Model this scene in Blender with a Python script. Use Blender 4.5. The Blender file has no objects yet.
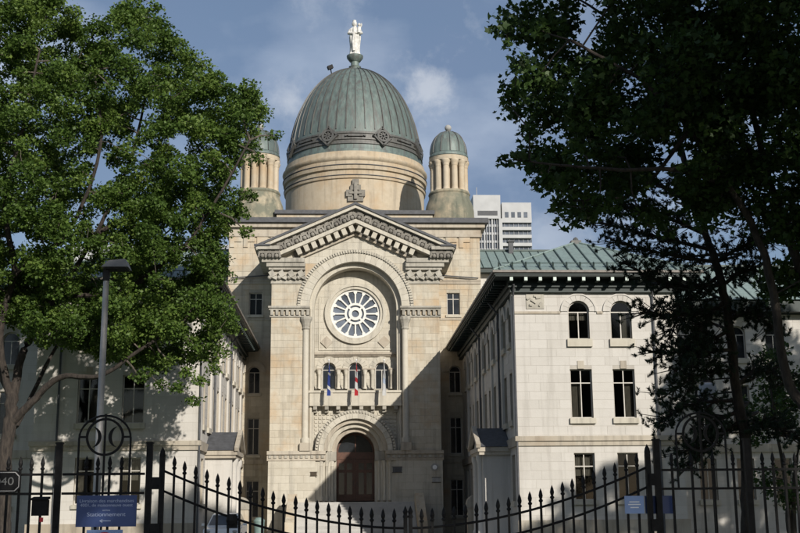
import bpy, bmesh, math, random
import numpy as np
from mathutils import Vector, Matrix
R = math.radians
random.seed(7)
NP = np.random.default_rng(11)
scene = bpy.context.scene
col = scene.collection

# ---------------------------------------------------------------- camera, sky, sun, exposure
YAW, PITCH, ROLL, CAMH, FPX = 2.75, 11.95, -0.5, 1.65, 1150.0
cam = bpy.data.cameras.new('camera')
cam_o = bpy.data.objects.new('camera', cam); col.objects.link(cam_o)
CR = Matrix.Rotation(-R(YAW), 3, 'Z') @ Matrix.Rotation(R(90 + PITCH), 3, 'X') @ Matrix.Rotation(R(ROLL), 3, 'Z')
cam_o.matrix_world = Matrix.Translation((0, 0, CAMH)) @ CR.to_4x4()
cam.sensor_width = 36.0; cam.lens = 36.0 * FPX / 800.0
cam.clip_start = 0.1; cam.clip_end = 3000
scene.camera = cam_o

SUN_AZ, SUN_EL = 23.5, 23.8          # azimuth to the right of straight behind the camera
sx, sy = math.sin(R(SUN_AZ)), -math.cos(R(SUN_AZ))
sun_dir = Vector((sx * math.cos(R(SUN_EL)), sy * math.cos(R(SUN_EL)), math.sin(R(SUN_EL))))
world = bpy.data.worlds.new('World'); scene.world = world; world.use_nodes = True
wn, wl = world.node_tree.nodes, world.node_tree.links
wn.clear()
wo = wn.new('ShaderNodeOutputWorld'); bg = wn.new('ShaderNodeBackground')
sky = wn.new('ShaderNodeTexSky'); sky.sky_type = 'NISHITA'; sky.sun_disc = False
sky.sun_elevation = R(SUN_EL); sky.sun_rotation = math.atan2(sun_dir.x, sun_dir.y)
sky.air_density = 1.0; sky.dust_density = 0.6; sky.ozone_density = 1.0
tc = wn.new('ShaderNodeTexCoord')
mp = wn.new('ShaderNodeMapping'); mp.inputs['Scale'].default_value = (1.0, 1.0, 1.7); mp.inputs['Location'].default_value = (0.55, 0.2, 0.9)
n1 = wn.new('ShaderNodeTexNoise'); n1.inputs['Scale'].default_value = 2.0; n1.inputs['Detail'].default_value = 7; n1.inputs['Roughness'].default_value = 0.55
r1 = wn.new('ShaderNodeValToRGB')
r1.color_ramp.elements[0].position = 0.36; r1.color_ramp.elements[0].color = (0.20, 0.20, 0.20, 1)
r1.color_ramp.elements[1].position = 0.66; r1.color_ramp.elements[1].color = (0.78, 0.78, 0.78, 1)
n2 = wn.new('ShaderNodeTexNoise'); n2.inputs['Scale'].default_value = 7.0; n2.inputs['Detail'].default_value = 6
r2 = wn.new('ShaderNodeValToRGB')
r2.color_ramp.elements[0].position = 0.45; r2.color_ramp.elements[0].color = (2.0, 2.75, 4.3, 1)
r2.color_ramp.elements[1].position = 0.80; r2.color_ramp.elements[1].color = (6.2, 6.9, 8.2, 1)
mx = wn.new('ShaderNodeMix'); mx.data_type = 'RGBA'
wl.new(tc.outputs['Generated'], mp.inputs['Vector'])
wl.new(mp.outputs[0], n1.inputs['Vector']); wl.new(mp.outputs[0], n2.inputs['Vector'])
wl.new(n1.outputs['Fac'], r1.inputs['Fac']); wl.new(n2.outputs['Fac'], r2.inputs['Fac'])
wl.new(r1.outputs['Color'], mx.inputs['Factor'])
wl.new(sky.outputs[0], mx.inputs[6]); wl.new(r2.outputs['Color'], mx.inputs[7])
n3 = wn.new('ShaderNodeTexNoise'); n3.inputs['Scale'].default_value = 5.2; n3.inputs['Detail'].default_value = 8; n3.inputs['Roughness'].default_value = 0.6
mp3 = wn.new('ShaderNodeMapping'); mp3.inputs['Location'].default_value = (0.35, 0.0, 0.12); wl.new(tc.outputs['Generated'], mp3.inputs['Vector']); wl.new(mp3.outputs[0], n3.inputs['Vector'])
r3 = wn.new('ShaderNodeValToRGB'); r3.color_ramp.elements[0].position = 0.57; r3.color_ramp.elements[0].color = (0, 0, 0, 1); r3.color_ramp.elements[1].position = 0.78; r3.color_ramp.elements[1].color = (0.75, 0.75, 0.75, 1)
wl.new(n3.outputs['Fac'], r3.inputs['Fac'])
mx3 = wn.new('ShaderNodeMix'); mx3.data_type = 'RGBA'; mx3.inputs[7].default_value = (7.5, 7.9, 8.6, 1)
wl.new(r3.outputs['Color'], mx3.inputs['Factor']); wl.new(mx.outputs[2], mx3.inputs[6])
last = mx3.outputs[2]
for px_, py_, rad_, amt_ in ((422, 90, 0.030, 0.55), (292, 99, 0.024, 0.35), (556, 236, 0.05, 0.25)):
    dv = (CR @ Vector(((px_-400)/FPX, -(py_-266.5)/FPX, -1.0))).normalized()
    nz = wn.new('ShaderNodeVectorMath'); nz.operation = 'NORMALIZE'; wl.new(tc.outputs['Generated'], nz.inputs[0])
    ds = wn.new('ShaderNodeVectorMath'); ds.operation = 'DISTANCE'; ds.inputs[1].default_value = dv; wl.new(nz.outputs[0], ds.inputs[0])
    nn = wn.new('ShaderNodeTexNoise'); nn.inputs['Scale'].default_value = 38; nn.inputs['Detail'].default_value = 6; nn.inputs['Roughness'].default_value = 0.6; wl.new(nz.outputs[0], nn.inputs['Vector'])
    ma = wn.new('ShaderNodeMath'); ma.operation = 'MULTIPLY_ADD'; ma.inputs[1].default_value = rad_*2.2; ma.inputs[2].default_value = -rad_*1.1; wl.new(nn.outputs['Fac'], ma.inputs[0])
    ad = wn.new('ShaderNodeMath'); ad.operation = 'ADD'; wl.new(ds.outputs['Value'], ad.inputs[0]); wl.new(ma.outputs[0], ad.inputs[1])
    mr = wn.new('ShaderNodeMapRange'); mr.interpolation_type = 'SMOOTHSTEP'; wl.new(ad.outputs[0], mr.inputs['Value'])
    mr.inputs['From Min'].default_value = 0.0; mr.inputs['From Max'].default_value = rad_; mr.inputs['To Min'].default_value = amt_; mr.inputs['To Max'].default_value = 0.0
    mq = wn.new('ShaderNodeMix'); mq.data_type = 'RGBA'; mq.inputs[7].default_value = (7.8, 8.1, 8.6, 1)
    wl.new(mr.outputs['Result'], mq.inputs['Factor']); wl.new(last, mq.inputs[6]); last = mq.outputs[2]
wl.new(last, bg.inputs['Color']); wl.new(bg.outputs[0], wo.inputs['Surface'])
bg.inputs['Strength'].default_value = 0.088

sl = bpy.data.lights.new('sun', 'SUN'); sl.energy = 4.6; sl.angle = R(0.6); sl.color = (1.0, 0.94, 0.85)
so = bpy.data.objects.new('sun', sl); col.objects.link(so)
so.rotation_euler = sun_dir.to_track_quat('Z', 'Y').to_euler(); so.location = (30, -40, 60)
vs = scene.view_settings
vs.view_transform = 'Standard'; vs.look = 'None'; vs.exposure = 0.10; vs.gamma = 1.0; vs.use_curve_mapping = False
scene.render.engine = 'CYCLES'

# ---------------------------------------------------------------- helpers
def P(x, y, Y):
    """pixel of the photograph -> point at distance Y"""
    d = CR @ Vector(((x - 400) / FPX, -(y - 266.5) / FPX, -1.0))
    return Vector((0, 0, CAMH)) + d * (Y / d.y)

LOC = {}
def root(name, label, cat, loc=(0, 0, 0), group=None):
    o = bpy.data.objects.new(name, None); col.objects.link(o)
    o.location = loc; o.empty_display_size = 0.3
    o['label'] = label; o['category'] = cat
    if group: o['group'] = group
    LOC[o.name] = Vector(loc)
    return o

def tag(o, label=None, cat=None, group=None, kind=None):
    for k, v in (('label', label), ('category', cat), ('group', group), ('kind', kind)):
        if v: o[k] = v
    return o

class MB:
    def __init__(s): s.v = []; s.f = []; s.t = []
    def add(s, vs, fs, t=0.0):
        n = len(s.v); s.v += [tuple(p) for p in vs]
        for f in fs: s.f.append(tuple(n + i for i in f)); s.t.append(t)
        return s
    def box(s, x0, x1, y0, y1, z0, z1, t=0.0):
        if x0 > x1: x0, x1 = x1, x0
        return s.add([(x0,y0,z0),(x1,y0,z0),(x1,y1,z0),(x0,y1,z0),(x0,y0,z1),(x1,y0,z1),(x1,y1,z1),(x0,y1,z1)],
              [(0,3,2,1),(4,5,6,7),(0,1,5,4),(1,2,6,5),(2,3,7,6),(3,0,4,7)], t)
    def obox(s, c, ax, ay, az, t=0.0):
        c = Vector(c); ax = Vector(ax); ay = Vector(ay); az = Vector(az)
        vs = [c + ax*a + ay*b + az*d for d in (-1,1) for a, b in ((-1,-1),(1,-1),(1,1),(-1,1))]
        return s.add(vs, [(0,3,2,1),(4,5,6,7),(0,1,5,4),(1,2,6,5),(2,3,7,6),(3,0,4,7)], t)
    def prism(s, poly, y0, y1, t=0.0):
        """poly: (x,z) counter-clockwise seen from the front (-Y)"""
        n = len(poly)
        vs = [(x, y0, z) for x, z in poly] + [(x, y1, z) for x, z in poly]
        fs = [tuple(range(n)), tuple(range(2*n-1, n-1, -1))]
        for i in range(n):
            j = (i+1) % n; fs.append((i, n+i, n+j, j))
        return s.add(vs, fs, t)
    def lathe(s, prof, cx=0, cy=0, n=24, a0=0, a1=2*math.pi, ex=1.0, ey=1.0, fold=None, t=0.0):
        full = abs(a1 - a0 - 2*math.pi) < 1e-6
        m = n if full else n+1
        vs = []
        for r, z in prof:
            for k in range(m):
                a = a0 + (a1-a0)*k/n
                q = r * (fold(a, z) if fold else 1)
                vs.append((cx + q*math.cos(a)*ex, cy + q*math.sin(a)*ey, z))
        fs = []
        for i in range(len(prof)-1):
            for k in range(n):
                a, b = i*m+k, i*m+(k+1) % m
                fs.append((a, b, b+m, a+m))
        return s.add(vs, fs, t)
    def tube(s, pts, rad, n=8, t=0.0):
        pts = [Vector(p) for p in pts]
        if not hasattr(rad, '__len__'): rad = [rad]*len(pts)
        vs = []; up = Vector((0.31, 0.17, 0.93))
        for i, p in enumerate(pts):
            d = (pts[min(i+1, len(pts)-1)] - pts[max(i-1, 0)])
            d = d.normalized() if d.length > 1e-9 else Vector((0,0,1))
            a = d.cross(up)
            if a.length < 1e-3: a = d.cross(Vector((1,0,0)))
            a.normalize(); b = d.cross(a)
            for k in range(n):
                w = 2*math.pi*k/n
                vs.append(p + (a*math.cos(w) + b*math.sin(w))*rad[i])
        fs = [tuple(range(n-1, -1, -1)), tuple(range((len(pts)-1)*n, len(pts)*n))]
        for i in range(len(pts)-1):
            for k in range(n):
                a, b = i*n+k, i*n+(k+1) % n
                fs.append((a, b, b+n, a+n))
        return s.add(vs, fs, t)
    def arch(s, cx, cz, r0, r1, y0, y1, a0=0, a1=math.pi, n=24, t=0.0):
        """ring segment standing in the XZ plane, solid from y0 to y1"""
        full = abs(a1-a0-2*math.pi) < 1e-6
        m = n if full else n+1
        vs = []
        for r, y in ((r0,y0),(r1,y0),(r1,y1),(r0,y1)):
            for k in range(m):
                a = a0+(a1-a0)*k/n
                vs.append((cx+r*math.cos(a), y, cz+r*math.sin(a)))
        fs = []
        for q in range(4):
            for k in range(n):
                a, b = q*m+k, q*m+(k+1) % m
                c, d = ((q+1) % 4)*m+k, ((q+1) % 4)*m+(k+1) % m
                fs.append((a, c, d, b))
        if not full: fs += [(0, m, 2*m, 3*m), (m-1, 4*m-1, 3*m-1, 2*m-1)]
        return s.add(vs, fs, t)
    def disc(s, cx, cz, r, y, n=24, t=0.0):
        return s.add([(cx+r*math.cos(2*math.pi*k/n), y, cz+r*math.sin(2*math.pi*k/n)) for k in range(n)], [tuple(range(n))], t)
    def sphere(s, c, r, n=10, sz=1.0, t=0.0):
        return s.lathe([(max(1e-4, r*math.sin(math.pi*i/n)), c[2]-r*sz*math.cos(math.pi*i/n)) for i in range(n+1)], c[0], c[1], n*2, t=t)
    def mesh(s, name, mat, off=(0,0,0), smooth=False):
        me = bpy.data.meshes.new(name)
        o = Vector(off)
        me.from_pydata([(p[0]-o.x, p[1]-o.y, p[2]-o.z) for p in s.v], [], s.f)
        if any(s.t):
            a = me.attributes.new('tint', 'FLOAT', 'FACE'); a.data.foreach_set('value', s.t)
        me.materials.append(mat)
        if smooth:
            me.polygons.foreach_set('use_smooth', [True]*len(me.polygons))
            me.set_sharp_from_angle(angle=R(40))
        me.update()
        return me
    def build(s, name, mat, parent=None, smooth=False, kind=None, loc=None):
        """world-space vertices; the object sits in its root's frame (or at loc when top-level)"""
        if parent is not None:
            r = parent
            while r.parent: r = r.parent
            off = LOC.get(r.name, Vector(r.location))
        else:
            off = Vector(loc) if loc else Vector((0,0,0))
        o = bpy.data.objects.new(name, s.mesh(name, mat, off, smooth)); col.objects.link(o)
        if parent is not None: o.parent = parent
        else: o.location = off; LOC[o.name] = off
        if kind: o['kind'] = kind
        return o

def put(name, me, parent, loc=(0,0,0), rz=0.0, scale=None, world=True):
    """an object from shared mesh data; loc in world space when the parent is a root, else local"""
    o = bpy.data.objects.new(name, me); col.objects.link(o)
    loc = Vector(loc)
    if parent is not None:
        o.parent = parent
        if world:
            r = parent
            while r.parent: r = r.parent
            loc = loc - LOC[r.name]
    o.location = loc; o.rotation_euler = (0, 0, rz)
    if scale: o.scale = scale
    return o

# ---------------------------------------------------------------- materials
M = {}
def nodes(name):
    m = bpy.data.materials.new(name); m.use_nodes = True
    nt = m.node_tree; nt.nodes.clear()
    out = nt.nodes.new('ShaderNodeOutputMaterial'); b = nt.nodes.new('ShaderNodeBsdfPrincipled')
    nt.links.new(b.outputs[0], out.inputs['Surface'])
    M[name] = m
    return m, nt, b, out
def noise(nt, scale, detail=5, rough=0.55, vec=None, stretch=None):
    n = nt.nodes.new('ShaderNodeTexNoise'); n.inputs['Scale'].default_value = scale
    n.inputs['Detail'].default_value = detail; n.inputs['Roughness'].default_value = rough
    g = nt.nodes.new('ShaderNodeNewGeometry')
    src = g.outputs['Position']
    if stretch:
        mpn = nt.nodes.new('ShaderNodeMapping'); mpn.inputs['Scale'].default_value = stretch
        nt.links.new(src, mpn.inputs['Vector']); src = mpn.outputs[0]
    nt.links.new(src, n.inputs['Vector'])
    return n.outputs['Fac']
def math_n(nt, op, a, b):
    n = nt.nodes.new('ShaderNodeMath'); n.operation = op
    for i, x in enumerate((a, b)):
        if isinstance(x, (int, float)): n.inputs[i].default_value = x
        else: nt.links.new(x, n.inputs[i])
    return n.outputs[0]
def ramp(nt, fac, stops):
    n = nt.nodes.new('ShaderNodeValToRGB'); e = n.color_ramp.elements
    while len(e) < len(stops): e.new(0.5)
    for i, (p, c) in enumerate(stops):
        e[i].position = p; e[i].color = (*c, 1) if len(c) == 3 else c
    nt.links.new(fac, n.inputs['Fac'])
    return n.outputs['Color']
def mixc(nt, fac, a, b, mode='MIX'):
    n = nt.nodes.new('ShaderNodeMix'); n.data_type = 'RGBA'; n.blend_type = mode
    for sock, x in ((n.inputs['Factor'], fac), (n.inputs[6], a), (n.inputs[7], b)):
        if isinstance(x, (int, float)): sock.default_value = x
        elif isinstance(x, tuple): sock.default_value = (*x, 1)
        else: nt.links.new(x, sock)
    return n.outputs[2]
def bump(nt, b, h, strength=0.3, dist=0.02):
    n = nt.nodes.new('ShaderNodeBump'); n.inputs['Strength'].default_value = strength; n.inputs['Distance'].default_value = dist
    nt.links.new(h, n.inputs['Height']); nt.links.new(n.outputs[0], b.inputs['Normal'])
def tintval(nt):
    a = nt.nodes.new('ShaderNodeAttribute'); a.attribute_name = 'tint'
    oi = nt.nodes.new('ShaderNodeObjectInfo')
    return math_n(nt, 'ADD', a.outputs['Fac'], oi.outputs['Random'])

def stone(name, lo, mid, hi, stain, stain_lo=0.55, stain_hi=0.75, vary=0.5, grime=(0.10, 0.09, 0.075), grime_amt=0.25):
    m, nt, b, out = nodes(name)
    t = math_n(nt, 'FRACT', tintval(nt), 0)
    n0 = noise(nt, 3.0, 6)
    f = math_n(nt, 'ADD', math_n(nt, 'MULTIPLY', t, vary), math_n(nt, 'MULTIPLY', n0, 1-vary))
    c = ramp(nt, f, [(0.15, lo), (0.5, mid), (0.85, hi)])
    st = ramp(nt, noise(nt, 0.55, 5, 0.6), [(stain_lo, (0,0,0)), (stain_hi, (1,1,1))])
    c = mixc(nt, math_n(nt, 'MULTIPLY', st, 0.8), c, stain)
    gr = ramp(nt, noise(nt, 1.0, 6, 0.65, stretch=(2.4, 2.4, 0.16)), [(0.50, (0,0,0)), (0.70, (1,1,1))])
    c = mixc(nt, math_n(nt, 'MULTIPLY', gr, grime_amt), c, grime)
    nt.links.new(c, b.inputs['Base Color']); b.inputs['Roughness'].default_value = 0.88
    bump(nt, b, noise(nt, 14.0, 6, 0.65), 0.28, 0.02)
    return m
def plain(name, c, rough=0.6, metal=0.0, vary=0.25, sc=4.0, bumps=0.1):
    m, nt, b, out = nodes(name)
    k = noise(nt, sc, 5)
    d = tuple(x*(1-vary) for x in c); e = tuple(min(1, x*(1+vary)) for x in c)
    nt.links.new(ramp(nt, k, [(0.3, d), (0.7, e)]), b.inputs['Base Color'])
    b.inputs['Roughness'].default_value = rough; b.inputs['Metallic'].default_value = metal
    if bumps: bump(nt, b, noise(nt, sc*6, 4), bumps, 0.01)
    return m
stone('wing_stone', (0.475,0.45,0.41), (0.515,0.49,0.45), (0.55,0.525,0.485), (0.44,0.41,0.36), 0.6, 0.85, 0.45, (0.24,0.22,0.19), 0.34)
stone('warm_stone', (0.37,0.325,0.25), (0.46,0.415,0.33), (0.54,0.495,0.405), (0.44,0.31,0.18), 0.47, 0.70, 0.35, (0.14,0.12,0.10), 0.48)
stone('pale_stone', (0.41,0.375,0.305), (0.48,0.445,0.37), (0.54,0.505,0.43), (0.40,0.35,0.275), 0.55, 0.8, 0.28, (0.16,0.15,0.13), 0.45)
stone('carved_stone', (0.30,0.28,0.235), (0.39,0.365,0.31), (0.45,0.425,0.365), (0.20,0.185,0.155), 0.45, 0.7, 0.4, (0.08,0.075,0.065), 0.5)
stone('dark_stone', (0.15,0.138,0.118), (0.23,0.215,0.185), (0.31,0.29,0.25), (0.11,0.10,0.088), 0.42, 0.65, 0.4, (0.07,0.065,0.055), 0.5)  # darker tone for the raking bands, leaf ornaments and drum cross
stone('drum_stone', (0.38,0.315,0.225), (0.46,0.39,0.29), (0.52,0.45,0.35), (0.40,0.28,0.16), 0.48, 0.74, 0.35, (0.16,0.135,0.105), 0.45)
stone('stained_stone', (0.27,0.235,0.17), (0.38,0.32,0.22), (0.45,0.39,0.28), (0.11,0.125,0.095), 0.42, 0.58, 0.4, (0.06,0.065,0.05), 0.6)
stone('trim_stone', (0.34,0.295,0.235), (0.41,0.365,0.295), (0.46,0.42,0.35), (0.30,0.24,0.175), 0.48, 0.76, 0.4, (0.11,0.095,0.08), 0.55)
stone('paving_stone', (0.34,0.33,0.32), (0.40,0.39,0.37), (0.45,0.44,0.42), (0.28,0.27,0.25), 0.5, 0.8, 0.5, (0.15,0.15,0.14), 0.2)
plain('mortar', (0.36,0.325,0.26), 0.95, 0, 0.15)
plain('pale_mortar', (0.42,0.39,0.34), 0.95, 0, 0.1)
plain('slate', (0.07,0.072,0.078), 0.7)
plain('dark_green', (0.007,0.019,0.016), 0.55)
plain('bracket_sunlit', (0.50,0.58,0.53), 0.5, 0, 0.1)  # sunlight on the eave bracket ends put into a pale colour
plain('gutter', (0.17,0.15,0.13), 0.6)
plain('iron', (0.008,0.0075,0.0075), 0.6, 0.0, 0.6, 14, 0.3)
M['iron'].node_tree.nodes['Principled BSDF'].inputs['Specular IOR Level'].default_value = 0.2
plain('frame_paint', (0.50,0.47,0.42), 0.5, 0, 0.1)
plain('wood', (0.085,0.034,0.018), 0.45, 0, 0.35, 6)
plain('marble', (0.56,0.55,0.52), 0.6, 0, 0.3, 3.0)
plain('tracery_white', (0.66,0.645,0.60), 0.6, 0, 0.06)
plain('bronze', (0.06,0.045,0.03), 0.4, 0.3)
plain('pole_grey', (0.40,0.385,0.37), 0.5, 0.2, 0.15)
plain('lamp_metal', (0.20,0.19,0.175), 0.5, 0.2, 0.15)
plain('dark_interior', (0.04,0.034,0.028), 0.9, 0, 0.1, 2, 0)  # unlit interiors put into a near-black colour
plain('curtain', (0.20,0.17,0.125), 0.9, 0, 0.15)
plain('white_paint', (0.80,0.80,0.80), 0.3, 0, 0.03)
plain('tower_white', (0.38,0.385,0.39), 0.6, 0, 0.08, 0.3)
plain('tower_grey', (0.30,0.31,0.33), 0.5, 0, 0.1, 0.3)
plain('tower_glass', (0.085,0.10,0.125), 0.2, 0.2, 0.35, 0.5, 0)
plain('red', (0.55,0.03,0.035), 0.6, 0, 0.08)
plain('sign_blue', (0.028,0.055,0.17), 0.45, 0, 0.06)
plain('sign_pale', (0.22,0.32,0.55), 0.45, 0, 0.06)
plain('plate_ink', (0.17,0.17,0.16), 0.6, 0, 0.05)
plain('sign_ink', (0.36,0.42,0.58), 0.5, 0, 0.02)
plain('bin_teal', (0.15,0.22,0.21), 0.5, 0, 0.1)
plain('rubber', (0.012,0.012,0.012), 0.8)
plain('car_white', (0.72,0.73,0.74), 0.22, 0, 0.02, 1, 0)
plain('asphalt', (0.055,0.055,0.056), 0.9, 0, 0.3, 10, 0.3)
plain('concrete', (0.33,0.325,0.31), 0.9, 0, 0.15, 3, 0.3)
def copper(name, lo, mid, hi, streak, sc=1.0):
    m, nt, b, out = nodes(name)
    n0 = noise(nt, 2.2*sc, 7, 0.6, stretch=(1.6, 1.6, 0.16)); t = tintval(nt)
    f = math_n(nt, 'ADD', math_n(nt, 'MULTIPLY', n0, 0.75), math_n(nt, 'MULTIPLY', math_n(nt, 'FRACT', t, 0), 0.25))
    c = ramp(nt, f, [(0.3, lo), (0.5, mid), (0.72, hi)])
    st = ramp(nt, noise(nt, 0.9*sc, 6, 0.65, stretch=(3.2, 3.2, 0.3)), [(0.48, (0,0,0)), (0.64, (1,1,1))])
    c = mixc(nt, math_n(nt, 'MULTIPLY', st, 0.7), c, streak)
    nt.links.new(c, b.inputs['Base Color']); b.inputs['Roughness'].default_value = 0.55; b.inputs['Metallic'].default_value = 0.1
    bump(nt, b, noise(nt, 5, 5), 0.2, 0.02)
copper('copper_dome', (0.085,0.115,0.108), (0.135,0.175,0.160), (0.20,0.245,0.225), (0.095,0.085,0.08))
copper('copper_band', (0.055,0.058,0.055), (0.085,0.085,0.08), (0.12,0.12,0.11), (0.06,0.05,0.045), 2)
copper('copper_roof', (0.165,0.22,0.205), (0.205,0.27,0.25), (0.25,0.315,0.295), (0.165,0.20,0.185), 1.6)
copper('copper_seam', (0.035,0.055,0.05), (0.05,0.075,0.066), (0.07,0.10,0.09), (0.03,0.04,0.036))
def glass_dark(name, c=(0.015,0.017,0.02)):
    m, nt, b, out = nodes(name)
    nt.links.new(ramp(nt, noise(nt, 0.8, 3), [(0.3, tuple(x*0.5 for x in c)), (0.7, tuple(x*1.6 for x in c))]), b.inputs['Base Color'])
    b.inputs['Roughness'].default_value = 0.12; b.inputs['Specular IOR Level'].default_value = 0.5
    bump(nt, b, noise(nt, 1.3, 2), 0.08, 0.02)
glass_dark('dark_glass')
glass_dark('rose_glass', (0.10, 0.115, 0.14))
def glass_clear():
    m, nt, b, out = nodes('clear_glass')
    nt.nodes.remove(b)
    tr = nt.nodes.new('ShaderNodeBsdfTransparent'); tr.inputs[0].default_value = (0.55, 0.58, 0.6, 1)
    gl = nt.nodes.new('ShaderNodeBsdfGlossy'); gl.inputs['Roughness'].default_value = 0.06
    fr = nt.nodes.new('ShaderNodeFresnel'); fr.inputs['IOR'].default_value = 1.5
    mxs = nt.nodes.new('ShaderNodeMixShader')
    nt.links.new(fr.outputs[0], mxs.inputs[0]); nt.links.new(tr.outputs[0], mxs.inputs[1]); nt.links.new(gl.outputs[0], mxs.inputs[2])
    nt.links.new(mxs.outputs[0], out.inputs['Surface'])
glass_clear()
def leaf_mat(name, lo, mid, hi, transl=0.35):
    m, nt, b, out = nodes(name)
    a = nt.nodes.new('ShaderNodeAttribute'); a.attribute_name = 'tint'
    f = math_n(nt, 'ADD', math_n(nt, 'MULTIPLY', a.outputs['Fac'], 0.7), math_n(nt, 'MULTIPLY', noise(nt, 0.7, 3), 0.3))
    c = ramp(nt, f, [(0.2, lo), (0.5, mid), (0.85, hi)])
    nt.links.new(c, b.inputs['Base Color']); b.inputs['Roughness'].default_value = 0.5; b.inputs['Specular IOR Level'].default_value = 0.3
    tl = nt.nodes.new('ShaderNodeBsdfTranslucent'); nt.links.new(c, tl.inputs['Color'])
    mxs = nt.nodes.new('ShaderNodeMixShader'); mxs.inputs[0].default_value = transl
    nt.links.new(b.outputs[0], mxs.inputs[1]); nt.links.new(tl.outputs[0], mxs.inputs[2])
    nt.links.new(mxs.outputs[0], out.inputs['Surface'])
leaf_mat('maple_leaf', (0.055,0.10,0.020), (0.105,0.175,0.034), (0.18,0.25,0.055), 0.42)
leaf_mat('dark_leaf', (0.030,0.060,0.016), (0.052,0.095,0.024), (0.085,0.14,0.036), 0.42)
leaf_mat('pine_needle', (0.014,0.026,0.014), (0.022,0.040,0.020), (0.035,0.058,0.028), 0.1)
def bark(name, lo, hi):
    m, nt, b, out = nodes(name)
    k = noise(nt, 9, 7, 0.65, stretch=(1, 1, 0.25))
    nt.links.new(ramp(nt, k, [(0.35, lo), (0.68, hi)]), b.inputs['Base Color']); b.inputs['Roughness'].default_value = 0.95
    bump(nt, b, k, 0.8, 0.06)
bark('bark', (0.035,0.028,0.022), (0.15,0.125,0.10))
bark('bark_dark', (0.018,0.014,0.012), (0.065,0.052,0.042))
def grass_mat():
    m, nt, b, out = nodes('grass')
    nt.links.new(ramp(nt, noise(nt, 1.3, 8, 0.7), [(0.3, (0.03,0.055,0.015)), (0.7, (0.075,0.115,0.03))]), b.inputs['Base Color'])
    b.inputs['Roughness'].default_value = 0.95
    bump(nt, b, noise(nt, 25, 6, 0.7), 0.8, 0.05)
grass_mat()

# ---------------------------------------------------------------- ground
def struct(o): o['kind'] = 'structure'; return o
struct(MB().box(-700, 700, -700, 1200, -1.0, 0.0).build('ground', M['grass']))
struct(MB().box(-120, 120, -16, -1.6, 0.0, 0.004).build('road', M['asphalt']))
struct(MB().box(-120, 120, -1.6, 12.6, 0.004, 0.12).build('pavement', M['concrete']))
struct(MB().box(-2.2, 3.6, 12.9, 55.0, 0.004, 0.03).build('driveway', M['asphalt']))
struct(MB().box(-7.2, 8.3, 55.0, 79.4, 0.004, 0.034).build('forecourt', M['paving_stone']))
def kerbs():
    me = MB().box(-1.0, 1.0, -0.08, 0.08, 0, 0.13).mesh('kerb', M['concrete'])
    r = bpy.data.objects['pavement']
    for i in range(-12, 13):
        o = bpy.data.objects.new('kerb_stone', me); col.objects.link(o); o.parent = r; o.location = (i*2.02, -1.69, 0.006)
kerbs()

# ---------------------------------------------------------------- stonework
UNIT = {}
def unit_block(mat):
    if mat not in UNIT:
        b = 0.10
        v = [(-.5,0,-.5),(.5,0,-.5),(.5,0,.5),(-.5,0,.5)]
        o = [(-.5,1,-.5),(.5,1,-.5),(.5,1,.5),(-.5,1,.5)]
        k = MB(); k.add(v+o, [(0,1,2,3),(0,4,5,1),(1,5,6,2),(2,6,7,3),(3,7,4,0)])
        UNIT[mat] = k.mesh('stone_block', M[mat])
    return UNIT[mat]

def cut(iv, a, b):
    out = []
    for p, q in iv:
        if b <= p or a >= q: out.append((p, q)); continue
        if a > p: out.append((p, a))
        if b < q: out.append((b, q))
    return out

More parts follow.
